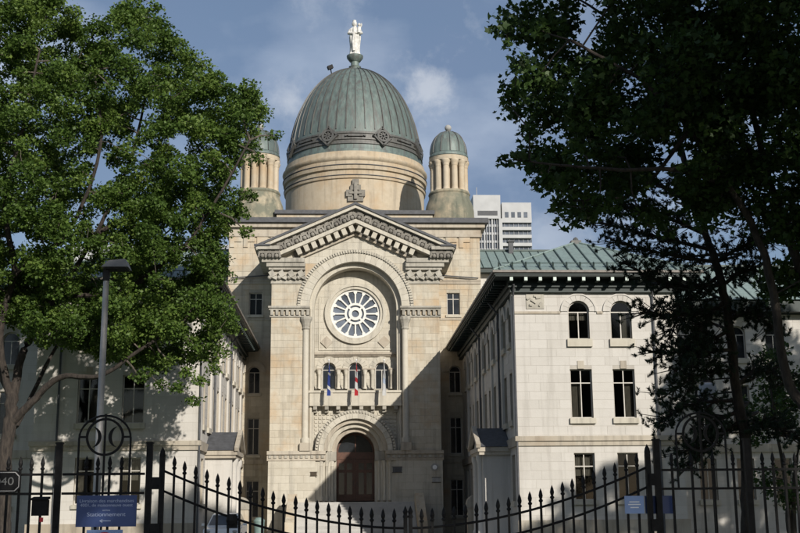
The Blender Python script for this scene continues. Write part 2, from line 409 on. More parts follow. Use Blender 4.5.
def ashlar(parent, u0, u1, z0, z1, fr, openings=(), mat='warm_stone', course=0.45, length=0.95, pieces=0, lim=None,
           gap=0.014, proud=0.014, backing='mortar', name='masonry', seed=1):
    """courses of blocks on a wall. fr(u,d,z) -> world, d into the wall. openings: ('r',ua,ub,za,zb) or ('a',uc,half,za,zspring) or ('c',uc,zc,r)"""
    rg = random.Random(seed)
    def blocked(za, zb, pad=0.0):
        res = []
        for o in openings:
            if o[0] == 'r':
                if zb > o[3]+1e-6 and za < o[4]-1e-6: res.append((o[1], o[2]))
            elif o[0] == 'a':
                _, uc, h, a, sp = o
                if zb <= a+1e-6 or za >= sp+h: continue
                w = h if za < sp else math.sqrt(max(0, h*h-(za-sp)**2))
                res.append((uc-w, uc+w))
            else:
                _, uc, zc, r = o
                if zb <= zc-r or za >= zc+r: continue
                dz = 0 if za <= zc <= zb else min(abs(za-zc), abs(zb-zc))
                w = math.sqrt(max(0, r*r-dz*dz)); res.append((uc-w, uc+w))
        return res
    # backing
    bk = MB(); n = max(1, int(round((z1-z0)/course))); ch = (z1-z0)/n
    cuts = [z0 + ch*i for i in range(n+1)]
    fine = set(cuts)
    for o in openings:
        if o[0] == 'r': fine |= {o[3], o[4]}
        elif o[0] == 'a':
            fine |= {o[3], o[4]} | {o[4]+o[2]*math.sin(math.pi/2*k/14) for k in range(15)}
        else: fine |= {o[2]+o[3]*math.sin(math.pi/2*k/16) for k in range(-16, 17)}
    if lim: fine |= {z0+(z1-z0)*k/60 for k in range(61)}
    fine = sorted(z for z in fine if z0-1e-6 <= z <= z1+1e-6)
    for za, zb in zip(fine, fine[1:]):
        if zb-za < 1e-5: continue
        iv = [(u0, u1)]
        if lim:
            a, b = lim((za+zb)/2); iv = [(max(u0, a), min(u1, b))]
        for a, b in blocked(za+1e-5, zb-1e-5): iv = cut(iv, a, b)
        for a, b in iv:
            if b-a > 1e-3: bk.add([fr(a,0,za), fr(b,0,za), fr(b,0,zb), fr(a,0,zb)], [(0,1,2,3)])
    bk.build('wall', M[backing], parent)
    blocks = []
    for i in range(n):
        za, zb = cuts[i], cuts[i+1]
        iv = [(u0, u1)]
        if lim:
            a, b = lim(zb); iv = [(max(u0, a), min(u1, b))]
        for a, b in blocked(za, zb): iv = cut(iv, a, b)
        for a, b in iv:
            if b-a < 0.12: continue
            off = (0.5 if i % 2 else 1.0)
            m = max(1, int(round((b-a)/length)))
            es = [a+(b-a)*(k+(0 if k in (0, m) else rg.uniform(-0.16, 0.16) + (0.25 if i % 2 else -0.2)))/m for k in range(m+1)]
            for p, q in zip(es, es[1:]):
                if q-p > 0.08: blocks.append((p, q, za, zb))
    blocks.sort(key=lambda b: -(b[1]-b[0])*(b[3]-b[2]))
    rest = MB()
    c0 = Vector(fr(0,0,0)); ux = (Vector(fr(1,0,0))-c0); dx = (Vector(fr(0,1,0))-c0)
    for i, (p, q, za, zb) in enumerate(blocks):
        pr = proud*rg.uniform(0.7, 1.35)
        if i < pieces:
            c = Vector(fr((p+q)/2, -pr, (za+zb)/2))
            put('stone_block', unit_block(mat), parent, c, 0, (q-p-gap, pr, zb-za-gap))
        else:
            g = gap/2; vs = [fr(p+g,-pr,za+g), fr(q-g,-pr,za+g), fr(q-g,-pr,zb-g), fr(p+g,-pr,zb-g),
                  fr(p+g,0,za+g), fr(q-g,0,za+g), fr(q-g,0,zb-g), fr(p+g,0,zb-g)]
            rest.add(vs, [(0,1,2,3),(0,4,5,1),(1,5,6,2),(2,6,7,3),(3,7,4,0)], rg.uniform(0.02, 1))
    if rest.v: rest.build(name, M[mat], parent, kind='stuff')

def front(Y): return lambda u, d, z: (u, Y+d, z)

# windows: local frame x across, y into the wall, z up from the sill; shared mesh data
WIN = {}
def win_meshes(w, h, arched, panes, depth, glass):
    key = (w, h, arched, panes, depth, glass)
    if key in WIN: return WIN[key]
    hw = w/2; sp = h-hw if arched else h
    fr = MB(); t = 0.055
    yf0, yf1 = depth-0.10, depth-0.03
    fr.box(-hw, -hw+t, yf0, yf1, 0, sp); fr.box(hw-t, hw, yf0, yf1, 0, sp); fr.box(-hw+t, hw-t, yf0, yf1, 0, t)
    tr = h*0.72 if not arched else sp-0.02       # transom level
    if panes == 6: tr = h*0.66
    fr.box(-hw+t, hw-t, yf0+0.004, yf1-0.004, tr-t*0.45, tr+t*0.45)
    fr.box(-t*0.45, t*0.45, yf0+0.008, yf1-0.008, t, tr-t*0.45 if arched else h-t)
    if arched: fr.arch(0, sp, hw-t, hw, yf0, yf1, n=16)
    else: fr.box(-hw+t, hw-t, yf0, yf1, h-t, h)
    me_f = fr.mesh('window', M['frame_paint'])
    yg = depth-0.06
    pl = []
    def rect(a, b, c, d): pl.append(MB().add([(a,yg,c),(b,yg,c),(b,yg,d),(a,yg,d)], [(0,1,2,3)]).mesh('pane', M[glass]))
    if panes == 1:
        if arched:
            n = 14; pts = [(hw*math.cos(math.pi*k/n), yg, sp+hw*math.sin(math.pi*k/n)) for k in range(n+1)]
            pl.append(MB().add([(-hw,yg,0),(hw,yg,0)]+pts, [tuple(range(n+3))]).mesh('pane', M[glass]))
        else: rect(-hw, hw, 0, h)
    else:
        rect(-hw+t, -t*0.45, t, tr-t*0.45); rect(t*0.45, hw-t, t, tr-t*0.45)
        if arched:
            n = 14; r = hw-t; pts = [(r*math.cos(math.pi*k/n), yg, sp+r*math.sin(math.pi*k/n)) for k in range(n+1)]
            pl.append(MB().add(pts, [tuple(range(n+1))]).mesh('pane', M[glass]))
        else:
            rect(-hw+t, -t*0.45, tr+t*0.45, h-t); rect(t*0.45, hw-t, tr+t*0.45, h-t)
    jb = MB()
    jb.add([(-hw,0,0),(-hw,depth,0),(-hw,depth,sp),(-hw,0,sp)], [(0,1,2,3)])
    jb.add([(hw,0,0),(hw,depth,0),(hw,depth,sp),(hw,0,sp)], [(3,2,1,0)])
    jb.add([(-hw,0,0),(hw,0,0),(hw,depth,0),(-hw,depth,0)], [(0,1,2,3)])
    if arched:
        n = 14
        for k in range(n):
            a, b = math.pi*k/n, math.pi*(k+1)/n
            p = [(hw*math.cos(a), sp+hw*math.sin(a)), (hw*math.cos(b), sp+hw*math.sin(b))]
            jb.add([(p[0][0],0,p[0][1]),(p[1][0],0,p[1][1]),(p[1][0],depth,p[1][1]),(p[0][0],depth,p[0][1])], [(0,1,2,3)])
    else: jb.add([(-hw,0,h),(hw,0,h),(hw,depth,h),(-hw,depth,h)], [(3,2,1,0)])
    me_j = jb.mesh('jamb', M['trim_stone'])
    WIN[key] = (me_f, pl, me_j)
    return WIN[key]
SILL = {}
def window(parent, pos, w, h, arched=False, panes=4, depth=0.26, rz=0.0, glass='dark_glass', sill='pale_stone', sill_h=0.28, curtain=None):
    f, pl, j = win_meshes(w, h, arched, panes, depth, glass)
    o = put('window', f, parent, pos, rz)
    for p in pl: put('pane', p, o, world=False)
    put('jamb', j, o, world=False)
    if sill:
        k = (w, sill, sill_h)
        if k not in SILL:
            SILL[k] = MB().box(-w/2-0.10, w/2+0.10, -0.13, 0.02, -sill_h, -0.004).mesh('sill', M[sill])
        put('sill', SILL[k], o, world=False)
    if curtain:
        k = ('c', w, h, curtain)
        if k not in SILL:
            c = MB(); hw = w/2; n = 9
            a, b, z0, z1 = {'r': (0.02, hw-0.08, 0.08, h*0.70), 'l': (-hw+0.08, -0.02, 0.08, h*0.70), 'b': (-hw+0.08, hw-0.08, h*0.52, h*0.95 if not arched else h*0.7)}[curtain]
            vs = []
            for i in range(n*2+1):
                u = a+(b-a)*i/(2*n); vs += [(u, depth+0.14+0.03*(i % 2), z0), (u, depth+0.14+0.03*(i % 2), z1)]
            c.add(vs, [(2*i, 2*i+2, 2*i+3, 2*i+1) for i in range(2*n)])
            SILL[k] = c.mesh('curtain', M['curtain'])
        put('curtain', SILL[k], o, world=False)
    return o

# ================================================================ CENTRAL BUILDING
X0 = 0.68
cb = root('domed_building', 'tall domed stone chapel front with rose window between two lower wings', 'building', (X0, 85, 0))
# ---- body of the bulk (front plane Y=85)
YB = 85.0; HB = 9.5
k = MB()
k.box(X0-HB, X0+HB, YB+0.7, 112, 0, 22.0)
k.box(X0-HB, X0-HB+0.5, YB+0.002, YB+0.7, 0, 22.0); k.box(X0+HB-0.5, X0+HB, YB+0.002, YB+0.7, 0, 22.0)
k.build('body', M['warm_stone'], cb)
bulk_open = []
bw = [(7.40, 15.95, 0.98, 1.68, False), (7.42, 10.1, 0.86, 2.0, True), (7.42, 5.65, 0.86, 2.65, False), (7.42, 1.2, 0.95, 2.6, False)]
for s in (-1, 1):
    for xo, z, w, h, ar in bw:
        bulk_open.append(('a', X0+s*xo, w/2, z, z+h-w/2) if ar else ('r', X0+s*xo-w/2, X0+s*xo+w/2, z, z+h))
ashlar(cb, X0-HB, X0-5.6, 0, 22.0, front(YB), bulk_open, 'warm_stone', 0.46, 0.95, 0, seed=3)
ashlar(cb, X0+5.6, X0+HB, 0, 22.0, front(YB), bulk_open, 'warm_stone', 0.46, 0.95, 0, seed=4)
ashlar(cb, X0-5.6, X0+5.6, 18.5, 22.0, front(YB), (), 'warm_stone', 0.46, 0.95, 0, seed=5)
for s in (-1, 1):
    for xo, z, w, h, ar in bw:
        wd = window(cb, (X0+s*xo, YB-0.02, z), w, h, ar, 4, 0.24, sill_h=0.2)
        if ar:
            me = SILL.setdefault('hoodb', MB().arch(0, h-w/2, w/2+0.02, w/2+0.42, -0.07, 0.02, n=18).mesh('hood', M['trim_stone']))
            put('hood', me, wd, world=False)
    xa, xb = sorted((X0+s*5.9, X0+s*HB))
    MB().box(xa, xb+0.0, YB-0.09, YB, 18.3, 18.52).box(xa, xb, YB-0.14, YB, 18.52, 18.62).build('string_course', M['trim_stone'], cb)
    MB().box(xa, xb, YB-0.07, YB, 15.55, 15.72).build('string_course', M['trim_stone'], cb)
    MB().box(xa, xb, YB-0.12, YB, 5.0, 5.3).build('string_course', M['trim_stone'], cb)
    # thin dark downpipe cranked across the wall above
    MB().tube([(X0+s*5.95, YB-0.2, 19.6), (X0+s*6.3, YB-0.2, 18.95), (X0+s*9.3, YB-0.2, 18.72)], 0.05, 6).build('downpipe', M['slate'], cb)
# frieze of stepped blocks and cornice
me = MB().box(-0.42, 0.42, -0.10, 0.02, 0.42, 0.80).box(-0.42, -0.10, -0.10, 0.02, 0, 0.42).mesh('frieze_block', M['warm_stone'])
x = X0-HB+0.5
while x < X0+HB-0.3:
    put('frieze_block', me, cb, (x, YB, 21.12)); x += 1.02
k = MB()
for z0, z1, pr in ((21.93, 22.2, 0.16), (22.2, 22.62, 0.10), (22.62, 22.95, 0.38)):
    k.box(X0-HB-pr, X0+HB+pr, YB-pr, 112+pr, z0, z1)
k.build('cornice', M['trim_stone'], cb)
MB().box(X0-HB-0.62, X0+HB+0.62, YB-0.62, 112.6, 22.95, 23.32).build('cornice_cap', M['slate'], cb)
k = MB().box(X0-6.0, X0+6.0, YB+0.9, 109, 23.32, 23.95); k.build('attic', M['warm_stone'], cb)
MB().box(X0-6.15, X0+6.15, YB+0.72, 109.1, 23.95, 24.25).build('attic_cap', M['slate'], cb)
# sloping base of the drum
DC = (X0+0.1, 97.0)
MB().lathe([(6.9, 24.2), (6.75, 24.9), (6.25, 25.7)], *DC, 64).build('drum_skirt', M['stained_stone'], cb, True)
# drum
MB().lathe([(6.02, 25.6), (6.02, 28.35)], *DC, 80).build('drum', M['drum_stone'], cb, True)
k = MB().lathe([(6.0, 28.3), (6.14, 28.36), (6.16, 28.55), (6.05, 28.62), (6.05, 29.05), (6.22, 29.12), (6.26, 29.4), (6.12, 29.5), (6.12, 29.85),
                (6.24, 29.95), (6.32, 30.12), (6.30, 30.2), (6.12, 30.26), (6.08, 30.7), (5.9, 30.75)], *DC, 80)
k.build('drum_cornice', M['drum_stone'], cb, True)
# two thin dark rings round the cornice
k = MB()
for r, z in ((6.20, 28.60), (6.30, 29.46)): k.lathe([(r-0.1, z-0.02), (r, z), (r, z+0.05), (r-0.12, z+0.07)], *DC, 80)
k.build('dark_ring', M['slate'], cb, True)
# blind arch recess panels on the drum and the carved cross
a = -math.pi/2
def on_drum(u, z, d, r=6.02):
    an = -math.pi/2 + u/r
    return (DC[0]+(r+d)*math.cos(an), DC[1]+(r+d)*math.sin(an), z)
k = MB()
def slab(u0, u1, z0, z1, d):
    vs = [on_drum(u0,z0,0), on_drum(u1,z0,0), on_drum(u1,z1,0), on_drum(u0,z1,0), on_drum(u0,z0,d), on_drum(u1,z0,d), on_drum(u1,z1,d), on_drum(u0,z1,d)]
    k.add(vs, [(4,5,6,7),(0,1,5,4),(1,2,6,5),(2,3,7,6),(3,0,4,7)])
slab(-0.62, 0.62, 26.35, 26.75, 0.20); slab(-0.75, -0.28, 26.75, 27.3, 0.26); slab(0.28, 0.75, 26.75, 27.3, 0.26); slab(-0.28, 0.28, 26.75, 27.3, 0.13)
slab(-0.42, 0.42, 27.3, 27.72, 0.22); slab(-0.26, 0.26, 27.72, 28.2, 0.26); slab(-0.12, 0.12, 26.5, 27.9, 0.34); slab(-0.5, 0.5, 26.95, 27.12, 0.34)
k.build('carved_cross', M['dark_stone'], cb)
# dome
ZD, RA, RC = 30.75, 5.85, 9.25
def prof(t): return (max(0.02, RA*math.cos(t)**0.96), ZD+RC*math.sin(t))
MB().lathe([(5.98, 30.7), (5.98, 30.95), (5.86, 31.0)] + [prof(0.03+(math.pi/2-0.04)*i/36) for i in range(37)], *DC, 96).build('dome', M['copper_dome'], cb, True)
t0 = math.asin((32.75-ZD)/RC)
rib = MB()
for i in range(26):
    ta, tb = t0+(math.pi/2-0.07-t0)*i/26, t0+(math.pi/2-0.07-t0)*(i+1)/26
    (ra, za), (rb, zb) = prof(ta), prof(tb)
    w = 0.05*max(0.5, math.cos(ta)); hh = 0.07
    rib.add([(ra-0.02,-w,za),(ra-0.02,w,za),(ra+hh*math.cos(ta),w*0.7,za+hh*math.sin(ta)),(ra+hh*math.cos(ta),-w*0.7,za+hh*math.sin(ta)),
             (rb-0.02,-w,zb),(rb-0.02,w,zb),(rb+hh*math.cos(tb),w*0.7,zb+hh*math.sin(tb)),(rb+hh*math.cos(tb),-w*0.7,zb+hh*math.sin(tb))],
            [(3,2,6,7),(0,3,7,4),(2,1,5,6)])
rib_me = rib.mesh('dome_rib', M['copper_band'], (0,0,0))
for i in range(44): put('dome_rib', rib_me, cb, (DC[0], DC[1], 0), 2*math.pi*i/44)
# ring band with medallions
def pr_at(z): return prof(math.asin(min(1, (z-ZD)/RC)))[0]
bandp = []
for z, d in ((31.35,0.0),(31.4,0.10),(31.52,0.10),(31.56,0.03),(31.72,0.04),(31.76,0.14),(31.9,0.14),(31.94,0.05),(32.25,0.05),(32.3,0.14),(32.44,0.14),(32.5,0.02)):
    bandp.append((pr_at(z)+d, z))
MB().lathe(bandp, *DC, 96).build('dome_band', M['copper_band'], cb, True)
med = MB()
for i in range(4):    # a lozenge frame, a ring and a rosette, standing in the local XZ plane (front -Y)
    a = math.pi/2*i; b = math.pi/2*(i+1)
    p, q = Vector((0.82*math.cos(a), 0, 0.82*math.sin(a))), Vector((0.82*math.cos(b), 0, 0.82*math.sin(b)))
    d = (q-p).normalized(); nrm = Vector((0,1,0)).cross(d)
    med.obox((p+q)/2, d*((q-p).length/2+0.05), Vector((0,0.12,0)), nrm*0.075)
med.arch(0, 0, 0.38, 0.55, -0.16, 0.1, 0, 2*math.pi, 20)
for i in range(8):
    a = math.pi/4*i
    med.obox((0.2*math.cos(a), -0.03, 0.2*math.sin(a)), Vector((math.cos(a),0,math.sin(a)))*0.19, Vector((0,0.09,0)), Vector((-math.sin(a),0,math.cos(a)))*0.05)
med_me = med.mesh('medallion', M['copper_band'])
pan = MB(); pan.obox((0,0,0), (0.62,0,0), (0,0.07,0), (0,0,0.10)); pan.obox((-0.72,0,0), (0.14,0,0.05), (0,0.06,0), (-0.02,0,0.06)); pan.obox((0.72,0,0), (0.14,0,-0.05), (0,0.06,0), (0.02,0,0.06))
pan_me = pan.mesh('band_panel', M['copper_band'])
for i in range(8):
    a = -math.pi/2 + math.pi/8 + math.pi/4*i
    rr = pr_at(32.1)+0.12
    o = put('medallion', med_me, cb, (DC[0]+rr*math.cos(a), DC[1]+rr*math.sin(a), 32.12), a+math.pi/2); o.rotation_euler.x = -R(9)
    a += math.pi/8
    put('band_panel', pan_me, cb, (DC[0]+rr*math.cos(a), DC[1]+rr*math.sin(a), 32.10), a+math.pi/2)
MB().lathe([(0.85, 39.7), (0.62, 40.0), (0.5, 40.25), (0.56, 40.4), (0.36, 40.5), (0.36, 40.85), (0.5, 40.95), (0.72, 41.25), (0.74, 41.45), (0.5, 41.5), (0.02, 41.5)], *DC, 28).build('lantern', M['copper_dome'], cb, True)
# ---- turrets
def turret(cx, cy):
    MB().lathe([(1.95, 23.3), (1.92, 24.6), (1.85, 25.0), (1.62, 25.6), (1.6, 25.85)], cx, cy, 40).build('turret_base', M['stained_stone'], cb, True)
    MB().lathe([(1.02, 25.8), (1.02, 28.6)], cx, cy, 28).build('turret_core', M['drum_stone'], cb, True)
    MB().lathe([(1.62, 25.85), (1.66, 25.95), (1.60, 26.1), (0.9, 26.12)], cx, cy, 40).build('turret_plinth', M['stained_stone'], cb, True)
    colm = SILL.setdefault('tcol', MB().lathe([(0.30,0),(0.30,0.08),(0.25,0.14),(0.245,0.3),(0.235,1.9),(0.225,1.95),(0.27,2.0),(0.25,2.05),(0.30,2.2),(0.36,2.36),(0.36,2.46),(0.02,2.46)], 0, 0, 14).mesh('column', M['drum_stone']))
    colm.polygons.foreach_set('use_smooth', [True]*len(colm.polygons))
    for i in range(12):
        a = 2*math.pi*(i+0.5)/12
        put('column', colm, cb, (cx+1.28*math.cos(a), cy+1.28*math.sin(a), 26.1))
    MB().lathe([(1.0, 28.5), (1.56, 28.54), (1.6, 28.7), (1.52, 28.74), (1.56, 28.9)], cx, cy, 40).build('turret_entablature', M['drum_stone'], cb, True)
    pf = [(1.5, 28.9), (1.56, 28.95), (1.56, 29.1), (1.44, 29.25)] + [(1.44*math.cos(t)**0.85+0.02, 29.25+1.95*math.sin(t)) for t in [math.pi/2*i/12 for i in range(13)]]
    MB().lathe(pf, cx, cy, 36).build('turret_dome', M['copper_dome'], cb, True)
    rb = MB()
    for i in range(12):
        ta, tb = math.pi/2*i/12.6, math.pi/2*(i+1)/12.6
        f = lambda t: (1.44*math.cos(t)**0.85+0.03, 29.25+1.95*math.sin(t))
        (ra, za), (rb_, zb) = f(ta), f(tb)
        rb.add([(ra,-0.035,za),(ra,0.035,za),(ra+0.05,0,za+0.02),(rb_,-0.035,zb),(rb_,0.035,zb),(rb_+0.05,0,zb+0.02)], [(0,2,5,3),(2,1,4,5)])
    me = SILL.setdefault('trib', rb.mesh('turret_rib', M['copper_band']))
    for i in range(12): put('turret_rib', me, cb, (cx, cy, 0), 2*math.pi*i/12)
    MB().lathe([(0.22, 31.1), (0.16, 31.25), (0.2, 31.3)], cx, cy, 16).sphere((cx, cy, 31.55), 0.27).build('finial', M['concrete'], cb, True)
for s in (-1, 1): turret(X0+s*7.48, 87.6)

# ---- rear ranges flanking the dome, seen over the wings
def gable_roof_x(parent, xa, xb, ya, ym, ze, zr, step=0.75, name='roof'):
    """roof slope facing the street between xa and xb"""
    MB().add([(xa,ya,ze),(xb,ya,ze),(xb,ym,zr),(xa,ym,zr),(xa,2*ym-ya,ze),(xb,2*ym-ya,ze)], [(0,1,2,3),(3,2,5,4),(0,3,4),(1,5,2)]).build(name, M['copper_roof'], parent)
    d = Vector((0, ym-ya, zr-ze)); L = d.length; d.normalize(); nrm = Vector((0, -d.z, d.y))
    me = MB().obox((0,0,0), (0.028,0,0), d*(L/2), nrm*0.04).mesh('seam', M['copper_seam'])
    x = xa+0.3
    while x < xb:
        put('seam', me, parent, Vector((x, (ya+ym)/2, (ze+zr)/2)) + nrm*0.02); x += step
    MB().box(xa, xb, ym-0.12, ym+0.12, zr-0.02, zr+0.12).build('ridge_cap', M['copper_seam'], parent)
for s in (-1, 1):
    xa, xb = sorted((X0+s*HB, X0+s*18.5))
    MB().box(xa, xb, 92.4, 105, 0, 20.9).build('rear_wall', M['wing_stone'], cb)
    MB().box(xa, xb, 91.6, 92.4, 20.6, 20.9).build('rear_eave', M['dark_green'], cb)
    gable_roof_x(cb, xa, xb, 91.5, 96.0, 20.95, 23.35)
MB().box(13.9, 14.3, 95.3, 95.7, 22.8, 24.0).box(13.8, 14.4, 95.2, 95.8, 24.0, 24.15).build('vent_stack', M['slate'], cb)

# ---- portal
YP = 80.0; HP = 5.92; AC = 15.70; AR = 3.25; YR = 81.5; YL = 80.75; YD = 81.5
pt = cb
# flank walls and back fill
k = MB()
for s in (-1, 1):
    k.box(X0+s*(HP-0.002), X0+s*(HP-0.6), YP+0.003, YB, 0, 18.8)
    k.box(X0+s*AR, X0+s*(AR+0.02), YP, YR+0.05, 5.65, AC)
k.build('flank_wall', M['warm_stone'], pt)
k = MB().arch(X0, AC, AR, AR+0.03, YP+0.001, YR+0.05, n=48); k.build('arch_soffit', M['pale_stone'], pt)
# pier faces
for s, sd in ((-1, 21), (1, 22)):
    xa, xb = sorted((X0+s*HP, X0+s*AR))
    ashlar(pt, xa, xb, 5.65, AC, front(YP), (), 'warm_stone', 0.48, 1.0, 70, seed=sd)
ashlar(pt, X0-HP, X0+HP, AC, 18.8, front(YP), [('a', X0, AR, AC-1, AC)], 'warm_stone', 0.48, 1.0, 36, seed=23)
rk = 0.445
ashlar(pt, X0-HP, X0+HP, 18.8, 22.4, front(YP), [('a', X0, AR, AC-1, AC)], 'pale_stone', 0.48, 1.0, 30, lim=lambda z: (X0-(22.75-z)/rk, X0+(22.75-z)/rk), seed=24)
# base storey with the door opening
DW = 2.75
for ua, ub, sd in ((X0-HP-0.06, X0-DW, 25), (X0+DW, X0+HP+0.06, 28)): ashlar(pt, ua, ub, 0, 5.0, front(YP-0.10), (), 'pale_stone', 0.5, 1.05, 45, seed=sd)
k = MB()
for s in (-1, 1):
    k.box(X0+s*DW, X0+s*(HP+0.06), YP-0.097, YP+0.0, 4.96, 5.0)
    k.box(X0+s*(HP+0.06), X0+s*(HP+0.03), YP-0.098, YB, 0, 5.0)
k.build('base_return', M['pale_stone'], pt)
for s in (-1, 1):
    xa, xb = sorted((X0+s*2.05, X0+s*(HP+0.14)))
    MB().box(xa, xb, YP-0.16, YL, 5.0, 5.12).box(xa, xb, YP-0.12, YL, 5.12, 5.42).box(xa, xb, YP-0.24, YL, 5.42, 5.66).build('base_moulding', M['trim_stone'], pt)
    xx = xa+0.2
    me = SILL.setdefault('bead', MB().box(-0.09, 0.09, -0.07, 0, 0, 0.2).mesh('bead', M['carved_stone']))
    while xx < xb: put('bead', me, pt, (xx, YP-0.12, 5.17)); xx += 0.36
# recessed wall inside the great arch
tri = [X0-1.88, X0, X0+1.88]
ops = [('c', X0, 15.46, 1.82)] + [('a', c, 0.48, 10.03, 11.44) for c in tri]
ashlar(pt, X0-AR, X0+AR, 8.9, 15.7+AR, front(YR), ops, 'pale_stone', 0.46, 0.95, 40, lim=lambda z: (X0-(AR if z < AC else math.sqrt(max(0.0, AR*AR-(z-AC)**2))), X0+(AR if z < AC else math.sqrt(max(0.0, AR*AR-(z-AC)**2)))), seed=26)
ashlar(pt, X0-AR, X0+AR, 5.6, 8.76, front(YL), [('a', X0, 2.1, 5.0, 5.62)], 'pale_stone', 0.46, 0.95, 20, seed=27)
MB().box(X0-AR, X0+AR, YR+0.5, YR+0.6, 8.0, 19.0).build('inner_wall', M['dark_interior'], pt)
# second reveal of the great arch: inner order
k = MB().arch(X0, AC, AR-0.34, AR, YP+0.45, YR, n=48)
for s in (-1, 1):
    xa, xb = sorted((X0+s*AR, X0+s*(AR-0.34))); k.box(xa, xb, YP+0.45, YR, 5.66, AC)
k.build('inner_order', M['pale_stone'], pt)
# archivolt: voussoirs of the great arch and beads on its rim
def voussoirs(parent, cx, cz, r0, r1, y0, y1, n, mat, a0=0, a1=math.pi, gap=0.012, name='voussoir'):
    for i in range(n):
        a, b = a0+(a1-a0)*i/n, a0+(a1-a0)*(i+1)/n
        g = gap/((r0+r1)/2)
        MB().arch(cx, cz, r0, r1, y0, y1, a+g/2, b-g/2, 4).build(name, M[mat], parent)
voussoirs(pt, X0, AC, AR, AR+0.62, YP-0.06, YP+0.05, 25, 'pale_stone')
MB().arch(X0, AC, AR+0.62, AR+0.86, YP-0.11, YP+0.02, n=48).build('archivolt', M['carved_stone'], pt)
me = MB().obox((0,0,0), (0.045,0,0), (0,0.09,0), (0,0,0.10)).mesh('bead', M['pale_stone'])
for i in range(66):
    a = math.pi*(i+0.5)/66
    o = put('arch_bead', me, pt, (X0+(AR+0.74)*math.cos(a), YP-0.11, AC+(AR+0.74)*math.sin(a))); o.rotation_euler = (0, math.pi/2-a, 0)
# impost bands, half columns, corner capitals
for s in (-1, 1):
    xa, xb = sorted((X0+s*(HP+0.10), X0+s*(AR-0.02)))
    MB().box(xa, xb, YP-0.10, YP+0.5, 14.95, 15.08).box(xa-0.05, xb, YP-0.20, YP+0.5, 15.44, 15.58).box(xa-0.1, xb+0.02, YP-0.30, YP+0.5, 15.58, 15.72).build('impost', M['carved_stone'], pt)
    me = SILL.setdefault('impb', MB().box(-0.10, 0.10, -0.20, 0, 0, 0.34).mesh('dentil', M['carved_stone']))
    xx = xa+0.16
    while xx < xb: put('dentil', me, pt, (xx, YP, 15.09)); xx += 0.36
    cx = X0+s*(AR+0.22)
    MB().lathe([(0.24, 6.2), (0.30, 6.2), (0.30, 6.5), (0.22, 6.6), (0.21, 14.1)], cx, YP-0.02, 18).build('half_column', M['pale_stone'], pt, True)
    MB().lathe([(0.22, 14.05), (0.28, 14.15), (0.24, 14.25), (0.30, 14.5), (0.42, 14.78), (0.42, 14.95)], cx, YP-0.02, 10).build('column_capital', M['carved_stone'], pt)
    MB().box(cx-0.36, cx+0.36, YP-0.34, YP, 5.66, 6.2).build('column_base', M['trim_stone'], pt)
    MB().tube([(X0+s*(AR-0.12), YP+0.40, 5.7), (X0+s*(AR-0.12), YP+0.40, 15.6)], 0.11, 10).build('nook_shaft', M['pale_stone'], pt, True)
    # corbelled carved block under the pediment ends
    xi, xo = X0+s*3.55, X0+s*(HP+0.35)
    k = MB()
    for z0, z1, pr, ex in ((17.35, 17.5, 0.10, 0.05), (17.5, 18.3, 0.08, 0.0), (18.3, 18.5, 0.35, 0.2), (18.5, 18.8, 0.5, 0.35)):
        a, b = sorted((xi, X0+s*(HP+ex))); k.box(a, b, YP-pr, YP+0.3, z0, z1)
    k.build('capital', M['carved_stone'], pt)
    for i in range(4):
        u = 3.85+i*0.68
        lf = SILL.setdefault('scroll', MB().obox((0,-0.12,0.42), (0.16,0,0.1), (0,0.16,0), (-0.1,0,0.2)).obox((0.18,-0.10,0.18), (0.18,0,-0.08), (0,0.12,0), (0.04,0,0.1)).sphere((-0.16,-0.12,0.18), 0.15).mesh('scroll', M['carved_stone']))
        put('scroll', lf, pt, (X0+s*u, YP-0.08, 17.58))
# rose window
k = MB()
k.arch(X0, 15.46, 1.78, 1.98, YR-0.12, YR+0.4, 0, 2*math.pi, 56)
k.arch(X0, 15.46, 1.98, 2.2, YR-0.22, YR+0.02, 0, 2*math.pi, 56)
rose = k.build('rose_window', M['pale_stone'], pt)
NR = 16
tr = MB()
tr.arch(X0, 15.46, 1.62, 1.80, YR+0.05, YR+0.22, 0, 2*math.pi, 64)
tr.arch(X0, 15.46, 0.62, 0.78, YR+0.04, YR+0.22, 0, 2*math.pi, 40)
tr.arch(X0, 15.46, 0.26, 0.48, YR+0.04, YR+0.22, 0, 2*math.pi, 32)
for i in range(4):
    a = math.pi/4+math.pi/2*i
    tr.obox((X0+0.55*math.cos(a), YR+0.13, 15.46+0.55*math.sin(a)), Vector((math.cos(a),0,math.sin(a)))*0.12, Vector((0,0.08,0)), Vector((-math.sin(a),0,math.cos(a)))*0.06)
tr.build('tracery', M['tracery_white'], rose)
sp = MB(); sp.obox((1.18,0,0), (0.44,0,0), (0,0.075,0), (0,0,0.052)); sp.obox((1.58,0,0), (0.07,0,0), (0,0.07,0), (0,0,0.12)); sp.obox((1.50,0,0), (0.05,0,0), (0,0.072,0), (0,0,0.085))
sp_me = sp.mesh('spoke', M['tracery_white'])
for i in range(NR):
    o = put('spoke', sp_me, rose, (X0, YR+0.135, 15.46)); o.rotation_euler = (0, -2*math.pi*i/NR, 0)
    a = 2*math.pi*(i+0.5)/NR; w = math.pi/NR
    g = MB().add([(X0+0.7*math.cos(a-w), YR+0.18, 15.46+0.7*math.sin(a-w)), (X0+1.7*math.cos(a-w), YR+0.18, 15.46+1.7*math.sin(a-w)), (X0+1.7*math.cos(a+w), YR+0.18, 15.46+1.7*math.sin(a+w)), (X0+0.7*math.cos(a+w), YR+0.18, 15.46+0.7*math.sin(a+w))], [(0,1,2,3)])
    g.build('pane', M['rose_glass'], rose)
MB().disc(X0, 15.46, 0.70, YR+0.185, 32).build('pane', M['rose_glass'], rose)
